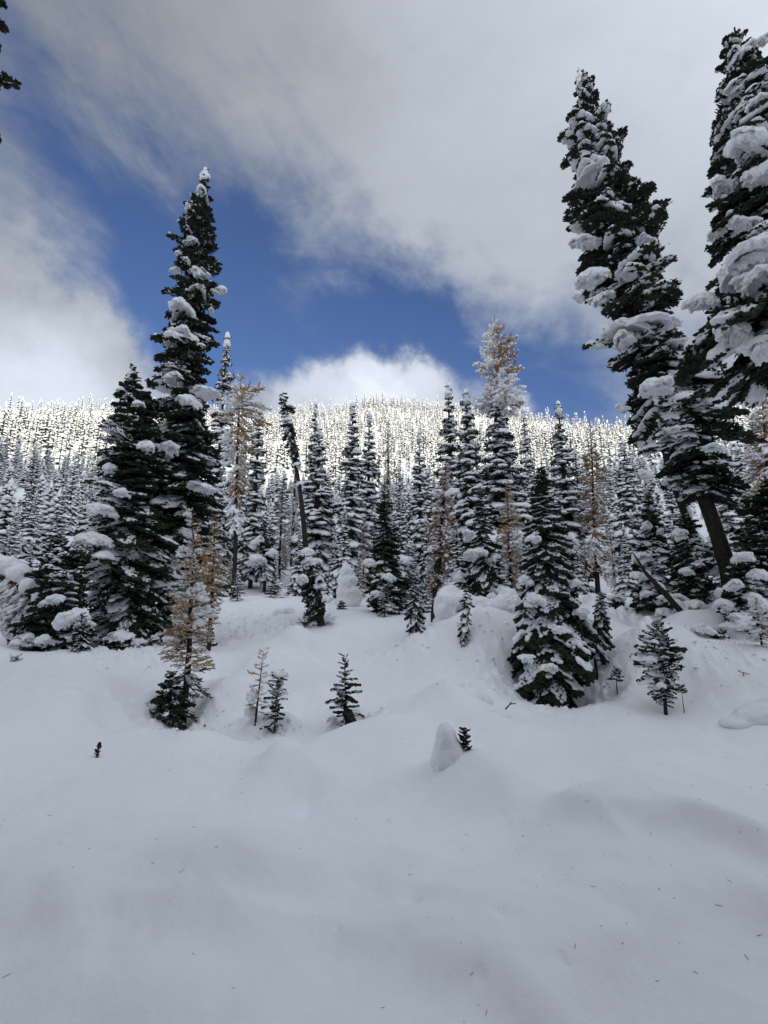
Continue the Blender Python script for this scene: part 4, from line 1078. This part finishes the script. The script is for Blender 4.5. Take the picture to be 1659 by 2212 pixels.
def plant(name, label, cat, x, y, z, H, wide, proto, rot, group=None, lean=0.0):
    o = thing(name, label, cat, (x, y, z), group)
    s = H / proto[3]
    o.scale = (s * wide, s * wide, s); o.rotation_euler = (lean, lean * .6, rot)
    part("trunk", proto[0], o); part("foliage", proto[1], o); part("snow_cover", proto[2], o)["kind"] = "stuff"
    return o
rng = random.Random(78)
UNDER = []
TAKEN = []
for u, v, Y, pr, wd_, lab in [
    (640, 1180, 26, FT[2], 1.1, "stout snowy little fir behind the hunched fir's hood"), (720, 1165, 25, FT[4], 1.0, "snowy little fir left above the loaf-shaped snow column"),
    (775, 1190, 23, FT[2], 1.1, "low bushy fir right behind the loaf-shaped snow column"), (890, 1165, 19.5, FT[4], 1.1, "low snow-heaped fir between the two-lump fir and the leaning small fir"),
    (925, 1200, 17.5, FT[5], 1.1, "low dark fir left of the snow-plastered brown larch's foot"), (985, 1120, 19, FT[2], 1.0, "bushy snowy fir right of the snow-plastered brown larch"),
    (1075, 1150, 17.5, FT[4], 1.0, "snowy young fir between the cloaked fir and the golden larch"), (1135, 1120, 16, FT[2], 1.0, "bushy fir close behind the hemlock's left side"),
    (1215, 1130, 16.5, FT[5], 1.1, "dark bushy fir close behind the hemlock's right side"), (1245, 1180, 18.5, FT[4], 1.0, "small snow-heaped fir at the right of the hemlock"),
    (1345, 1130, 20, FT[2], 1.1, "bushy snowy fir left of the firs around the leaning trunk"), (1375, 1090, 22, FT[0], 1.0, "snowy fir filling the gap behind the fallen trunk"),
    (1450, 1120, 19, FT[5], 1.1, "dark bushy fir behind the fallen trunk"), (1545, 1090, 19, FT[2], 1.1, "snowy bushy fir right behind the leaning trunk"),
    (1600, 1040, 18, FT[5], 1.1, "dark fir behind the boughs at the right edge"), (500, 1190, 27, FT[5], 1.0, "low dark fir left at the head of the path"),
    (20, 1130, 20, FT[5], 1.2, "low dark fir at the left edge behind the bowed larch"), (38, 1095, 25, FT[2], 1.2, "bushy snowy fir above the bowed larch's snow slab"), (70, 1160, 21, FT[2], 1.1, "low snowy fir behind the bowed larch's arch"),
    (200, 1150, 20, FT[4], 1.0, "small snowy fir in the gap left of the broad fir"), (540, 1150, 36, FT[2], 1.2, "bushy fir closing off the top of the path"),
    (615, 1150, 34, FT[0], 1.2, "snowy fir closing off the path behind the snag's foot")]:
    x, ztop = pw(u, v, Y)
    UNDER.append((u, v, Y, pr, wd_, lab)); TAKEN.append((x, Y))
MID = [  # u of the foot, v of the tip, distance, kind, width factor, label
    (492, 718, 28, FT[3], 1.0, "very slim snow-coated fir spire just right of the tall left fir"),
    (562, 866, 28, FT[3], 1.15, "slim fir behind the cloaked fir at the head of the path"),
    (690, 920, 29, FT[2], 1.05, "fir with a white onion-shaped cap left of centre"),
    (682, 868, 34, FT[1], 0.9, "thin dark spire behind the white-capped fir left of centre"),
    (762, 868, 28, FT[1], 1.15, "tall layered fir at the centre of the forest edge"),
    (798, 888, 30, FT[0], 1.0, "layered fir right beside the tall centre fir"),
    (838, 905, 32, LT[0], 0.9, "frosted larch right of the pair of layered centre firs"),
    (905, 928, 31, FT[0], 1.0, "dark fir in the gap before the brown snow-plastered larch"),
    (968, 828, 26, FT[5], 1.1, "tall dark-tipped fir left of the frosted feathery larch"),
    (1006, 842, 24, FT[2], 0.95, "drooping fir between the dark-tipped fir and the feathery larch"),
    (1072, 845, 21.6, FT[4], 1.25, "wide snowy fir below the feathery larch tip"),
    (1205, 866, 25, FT[0], 1.2, "tall snowy fir above the hemlock's right side"),
    (1240, 960, 30, FT[1], 1.0, "narrow fir left of the tall rusty larch"),
    (612, 1030, 31, LT[1], 1.0, "brown larch behind the leaning snag"),
    (640, 960, 36, LT[0], 1.0, "bare frosted larch right of the leaning snag"),
    (786, 1108, 24, LT[1], 0.8, "small golden larch at the foot of the centre firs"),
    (1345, 950, 30, FT[4], 1.0, "thick snowy fir behind the arched larch"),
    (1130, 880, 34, FT[1], 0.9, "slim fir right of the feathery larch in the second row"),
    (24, 1000, 27, FT[5], 1.1, "dark fir at the left edge above the bowed larch"),
    (80, 1060, 30, FT[4], 1.0, "snow-coated fir left of the draped young fir"),
    (140, 1050, 32, FT[2], 1.1, "snowy fir behind the draped young left fir"),
    (190, 1050, 29, FT[0], 1.0, "snowy fir peeking out left of the broad left fir"),
    (530, 930, 34, FT[0], 0.9, "fir behind the twisted orange larch"),
    (1315, 1120, 21, LT[0], 0.9, "small frosted larch at the right end of the clearing"),
    (1560, 960, 28, FT[4], 1.1, "snowy fir seen behind the thick leaning trunk"),
    (1625, 930, 30, LT[0], 1.1, "frosted larch in the forest right of the leaning trunk"),
    (1440, 1000, 26, FT[0], 1.1, "snowy fir under the leaning fir's crown"),
    (745, 1090, 22, FT[4], 0.8, "young snowy fir right above the loaf-shaped snow column"),
    (870, 1060, 22, FT[2], 0.85, "dense young fir beside the fir with two snow lumps"),
    (920, 1110, 20, FT[4], 0.8, "short snowy fir behind the snow-plastered brown larch"),
    (480, 1060, 25, FT[5], 1.0, "dark fir to the right of the golden front larches"),
    (650, 1130, 24, FT[4], 0.75, "small snow-heaped fir behind the hunched fir"),
    (1160, 1010, 18, FT[0], 0.8, "slender fir rising behind the hemlock"),
]
for u, v, Y, pr, wd_, lab in MID + UNDER:
    x, ztop = pw(u, v, Y); g = gz(x, Y)
    plant("larch_tree" if pr in LT else "fir_tree", lab, "larch tree" if pr in LT else "fir tree", x, Y, g - 0.1, max(2.0, ztop - g), wd_ , pr, rng.uniform(0, 6.28))
    TAKEN.append((x, Y))
def free(x, y, dmin):
    return all((x - a) ** 2 + (y - b) ** 2 > dmin * dmin for a, b in TAKEN)
cnt = 0; tries = 0; FILL = {}
pend = []
while cnt < 235 and tries < 30000:
    tries += 1
    y = 24 + 84 * rng.random() ** 1.3
    x = rng.uniform(-0.86, 0.86) * y
    u = 829.5 + FPX * CP * x / y
    if y < 29 and 470 < u < 720: continue
    if u < 240 and y < 28: continue
    if y < 27 and 1180 < u < 1340: continue
    if not free(x, y, 1.9 + y * 0.013): continue
    TAKEN.append((x, y)); cnt += 1; pend.append((x, y))
zz = height([p[0] for p in pend], [p[1] for p in pend])
for (x, y), z in zip(pend, zz):
    lar = rng.random() < 0.17
    H = rng.uniform(4.2, 8.8) if y < 45 else rng.uniform(3.8, 7.6)
    if u < 240: H *= 0.5 if y < 50 else 0.6
    pr = rng.choice(LT) if lar else rng.choice(FT[:5])
    u = 829.5 + FPX * CP * x / y
    zone = ("left of the broad fir" if u < 230 else "between broad fir and snag" if u < 620 else
            "between snag and feathery larch" if u < 1060 else "between feathery larch and leaning fir" if u < 1420 else "behind the leaning trunk")
    row = "first rows" if y < 45 else "middle rows" if y < 75 else "far rows"
    look = "frosted brown larch" if lar else ("snowy fir", "dark spired fir", "broad snowy fir", "very slim fir", "snow-heaped fir")[FT.index(pr)]
    o = plant("larch_tree" if lar else "fir_tree", "", "larch tree" if lar else "fir tree", x, y, z - 0.2, H, rng.uniform(0.8, 1.2), pr, rng.uniform(0, 6.28),
          ("larches" if lar else "firs") + " in the forest behind the clearing", rng.uniform(-.03, .03))
    FILL.setdefault((look, row, zone), []).append((x / y, o))
ORD = ["first", "second", "third", "fourth", "fifth", "sixth", "seventh", "eighth", "ninth", "tenth", "eleventh", "twelfth"]
for (look, row, zone), L in FILL.items():
    L.sort(key=lambda q: q[0])
    for k, (_, o) in enumerate(L):
        o['label'] = (f"{look} of the forest's {row}, {zone}" if len(L) == 1 else
                      f"{ORD[k]} from left of the {look}{'es' if look.endswith('larch') else 's'}, {row}, {zone}")
# trees standing beside and behind the photographer (the clearing is ringed by forest)
for k in range(26):
    a = math.radians(rng.uniform(75, 285)); r = rng.uniform(8, 24)
    x, y = r * math.sin(a), r * math.cos(a)
    plant("fir_tree", "snow-laden fir behind the viewpoint, out of the picture", "fir tree", x, y, gz(x, y) - .2, rng.uniform(9, 16), 1.2, rng.choice(FT), rng.uniform(0, 6.28), "firs behind the viewpoint")

for (x, y, H) in ((-4.5, -3.2, 19), (3.6, -3.8, 21), (-0.8, -4.6, 20), (7.2, -2.6, 19), (-8.0, -2.0, 20), (5.8, -7.5, 22), (-5.5, -7.5, 21), (1.6, -8.5, 22), (-10.5, -5, 20), (10.5, -5.5, 21), (-2.6, -10, 23), (8.5, -11, 23)):  # unseen tall firs added to block sky light and darken the near snow
    plant("fir_tree", "unseen tall fir added close behind the viewpoint to shade the foreground", "fir tree", x, y, gz(x, y) - .2, H, 1.15, FT[5], x, "unseen tall firs added to shade the foreground")

# the forest on the mountainside: far too many to count
def far_tree(seed, H, R, n, snowy):
    rng = random.Random(seed); fo, sn = Arr(), Arr()
    V8, F8 = SPH0
    for i in range(n):
        f = (i + rng.random()) / n; z = H * (0.06 + 0.92 * f); a = i * 2.39996 + rng.uniform(-.4, .4)
        L = (R * (1 - f) ** .8 + .16) * rng.uniform(.65, 1.2)
        d = (math.cos(a) * .92, math.sin(a) * .92, -0.45 + .35 * f)
        M = frame_m((0, 0, z), d, L * .6, L * .34, 0.15, 0)
        fo.add(xform(V8 + np.array([[.75, 0, 0]]), M), F8)
        if rng.random() < snowy:
            q = rng.uniform(.85, 1.15)
            M = frame_m((0, 0, z + .13), d, L * .66 * q, L * .56 * q, 0.235 * q, 0)
            sn.add(xform(V8 + np.array([[.85, 0, 0.12]]), M), F8)
    V, F = tube([(0, 0, -1.0), (0, 0, H * .6), (0, 0, H)], [.13, .09, .04], 5); fo.add(V, F)
    V, F = ellipsoids([(0, 0, H * .96)], [(.22, .22, .75)], SPH0); sn.add(V, F)
    fv, ff = fo.get(); sv, sf = sn.get()
    return np.concatenate([fv, sv]), np.concatenate([ff, sf + len(fv)]), np.concatenate([np.zeros(len(ff), int), np.ones(len(sf), int)])
FAR = [far_tree(301, 10, 1.3, 18, .95), far_tree(302, 9, 1.45, 16, 1), far_tree(303, 11.5, 1.15, 18, .92), far_tree(304, 7.5, 1.3, 13, 1)]
NEARF = [far_tree(311, 8, 1.35, 56, .9), far_tree(312, 6, 1.25, 46, .95), far_tree(313, 9, 1.15, 56, .85)]
nrg = np.random.default_rng(8)
pts = []
cell = {}
r_ = np.concatenate([nrg.uniform(29, 112, 5500), 104 + (395 - 104) * nrg.random(26000) ** 0.75])
t_ = np.radians(nrg.uniform(-45, 45, 31500))
dens = fbm2(r_ * np.sin(t_), r_ * np.cos(t_), 30, 3, 19)
for r, t, dn in zip(r_, t_, dens):
    if len(pts) >= 4300: break
    x, y = r * math.sin(t), r * math.cos(t)
    if r < 112 and not free(x, y, 1.25): continue
    if y < 31 and 829.5 + FPX * CP * x / y > 250: continue
    if y < 40 and 460 < 829.5 + FPX * CP * x / y < 640: continue
    thin = 1.0
    if t < math.radians(-27) and r > 300: thin = 2.0      # open snow near the left skyline
    sp = (2.7 + 2.2 * (dn < -0.4) + 0.5 * (dn < -0.1)) * thin
    i, j = int(x // 4), int(y // 4); ok = True
    for a in range(i - 2, i + 3):
        for b in range(j - 2, j + 3):
            for (px_, py_) in cell.get((a, b), ()):
                if (px_ - x) ** 2 + (py_ - y) ** 2 < sp * sp: ok = False
    if not ok: continue
    cell.setdefault((i, j), []).append((x, y)); pts.append((x, y))
P = np.array(pts); Z = height(P[:, 0], P[:, 1])
Vs, Fs, Ms, off = [], [], [], 0
for k, ((x, y), z) in enumerate(zip(pts, Z)):
    V, F, mi = NEARF[k % 3] if math.hypot(x, y) < 112 else FAR[k % 4]
    c, s = math.cos(k * 1.7), math.sin(k * 1.7); h = float(nrg.uniform(.3, .75)) if math.hypot(x, y) < 112 else float(nrg.uniform(.55, 1.2)); w = h * float(nrg.uniform(.95, 1.4))
    W = np.stack([(V[:, 0] * c - V[:, 1] * s) * w + x, (V[:, 0] * s + V[:, 1] * c) * w + y, V[:, 2] * h + z - .3], -1)
    Vs.append(W); Fs.append(F + off); Ms.append(mi); off += len(V)
o = bpy.data.objects.new("mountain_forest", mesh_of("mountain_forest", np.concatenate(Vs), np.concatenate(Fs), [M_FIR, M_FARSNOW], np.concatenate(Ms), True))
COL.objects.link(o)
o['label'] = "dense snow-covered fir forest climbing the sunlit mountainside"; o['category'] = "forest"; o['kind'] = 'stuff'

# crumbled snow fallen from the branches
C, R = [], []
nr_ = np.random.default_rng(33)
for bx, by, sg, a in CL:
    n = int(70 * sg)
    X = nr_.normal(bx, sg * .6, n); Y_ = nr_.normal(by, sg * .42, n); Z_ = height(X, Y_)
    rr = 0.010 + 0.035 * nr_.random(n) ** 3
    C += list(np.stack([X, Y_, Z_ + rr * .2], -1)); R += list(np.stack([rr * nr_.uniform(.8, 1.5, n), rr * nr_.uniform(.8, 1.4, n), rr * .8], -1))
V, F = ellipsoids(C, R, SPH1)
o = bpy.data.objects.new("snow_crumbs", mesh_of("snow_crumbs", V, F, [M_GROUND])); COL.objects.link(o)
o['label'] = "crumbs of fallen snow around the feet of the trees"; o['category'] = "snow crumbs"; o['kind'] = 'stuff'

# fallen needles and bits of lichen on the foreground snow
q0, q1 = [], []
nr_ = np.random.default_rng(12)
for _ in range(420):
    y = nr_.uniform(1.6, 7.5); x = nr_.uniform(-.75, .85) * y
    if nr_.random() > 0.35 + 0.5 * (x > 0): continue
    L = .006 + .034 * nr_.random() ** 2.2; a = nr_.normal(0.3, 0.8)
    q0.append((x, y, 0)); q1.append((x + L * math.cos(a), y + L * math.sin(a), 0))
q0 = np.array(q0); q1 = np.array(q1)
q0[:, 2] = height(q0[:, 0], q0[:, 1]) + .002; q1[:, 2] = height(q1[:, 0], q1[:, 1]) + .003
V, F = rods(q0, q1, .0013, .0012, nr_, 3, True)
o = bpy.data.objects.new("fallen_needles", mesh_of("fallen_needles", V, F, [M_NEEDLE])); COL.objects.link(o)
o['label'] = "fallen needles scattered over the foreground snow"; o['category'] = "needles"; o['kind'] = 'stuff'
print("objects", len(bpy.data.objects), "branches", COUNT['branch'], "forest", len(pts), "fill", cnt)
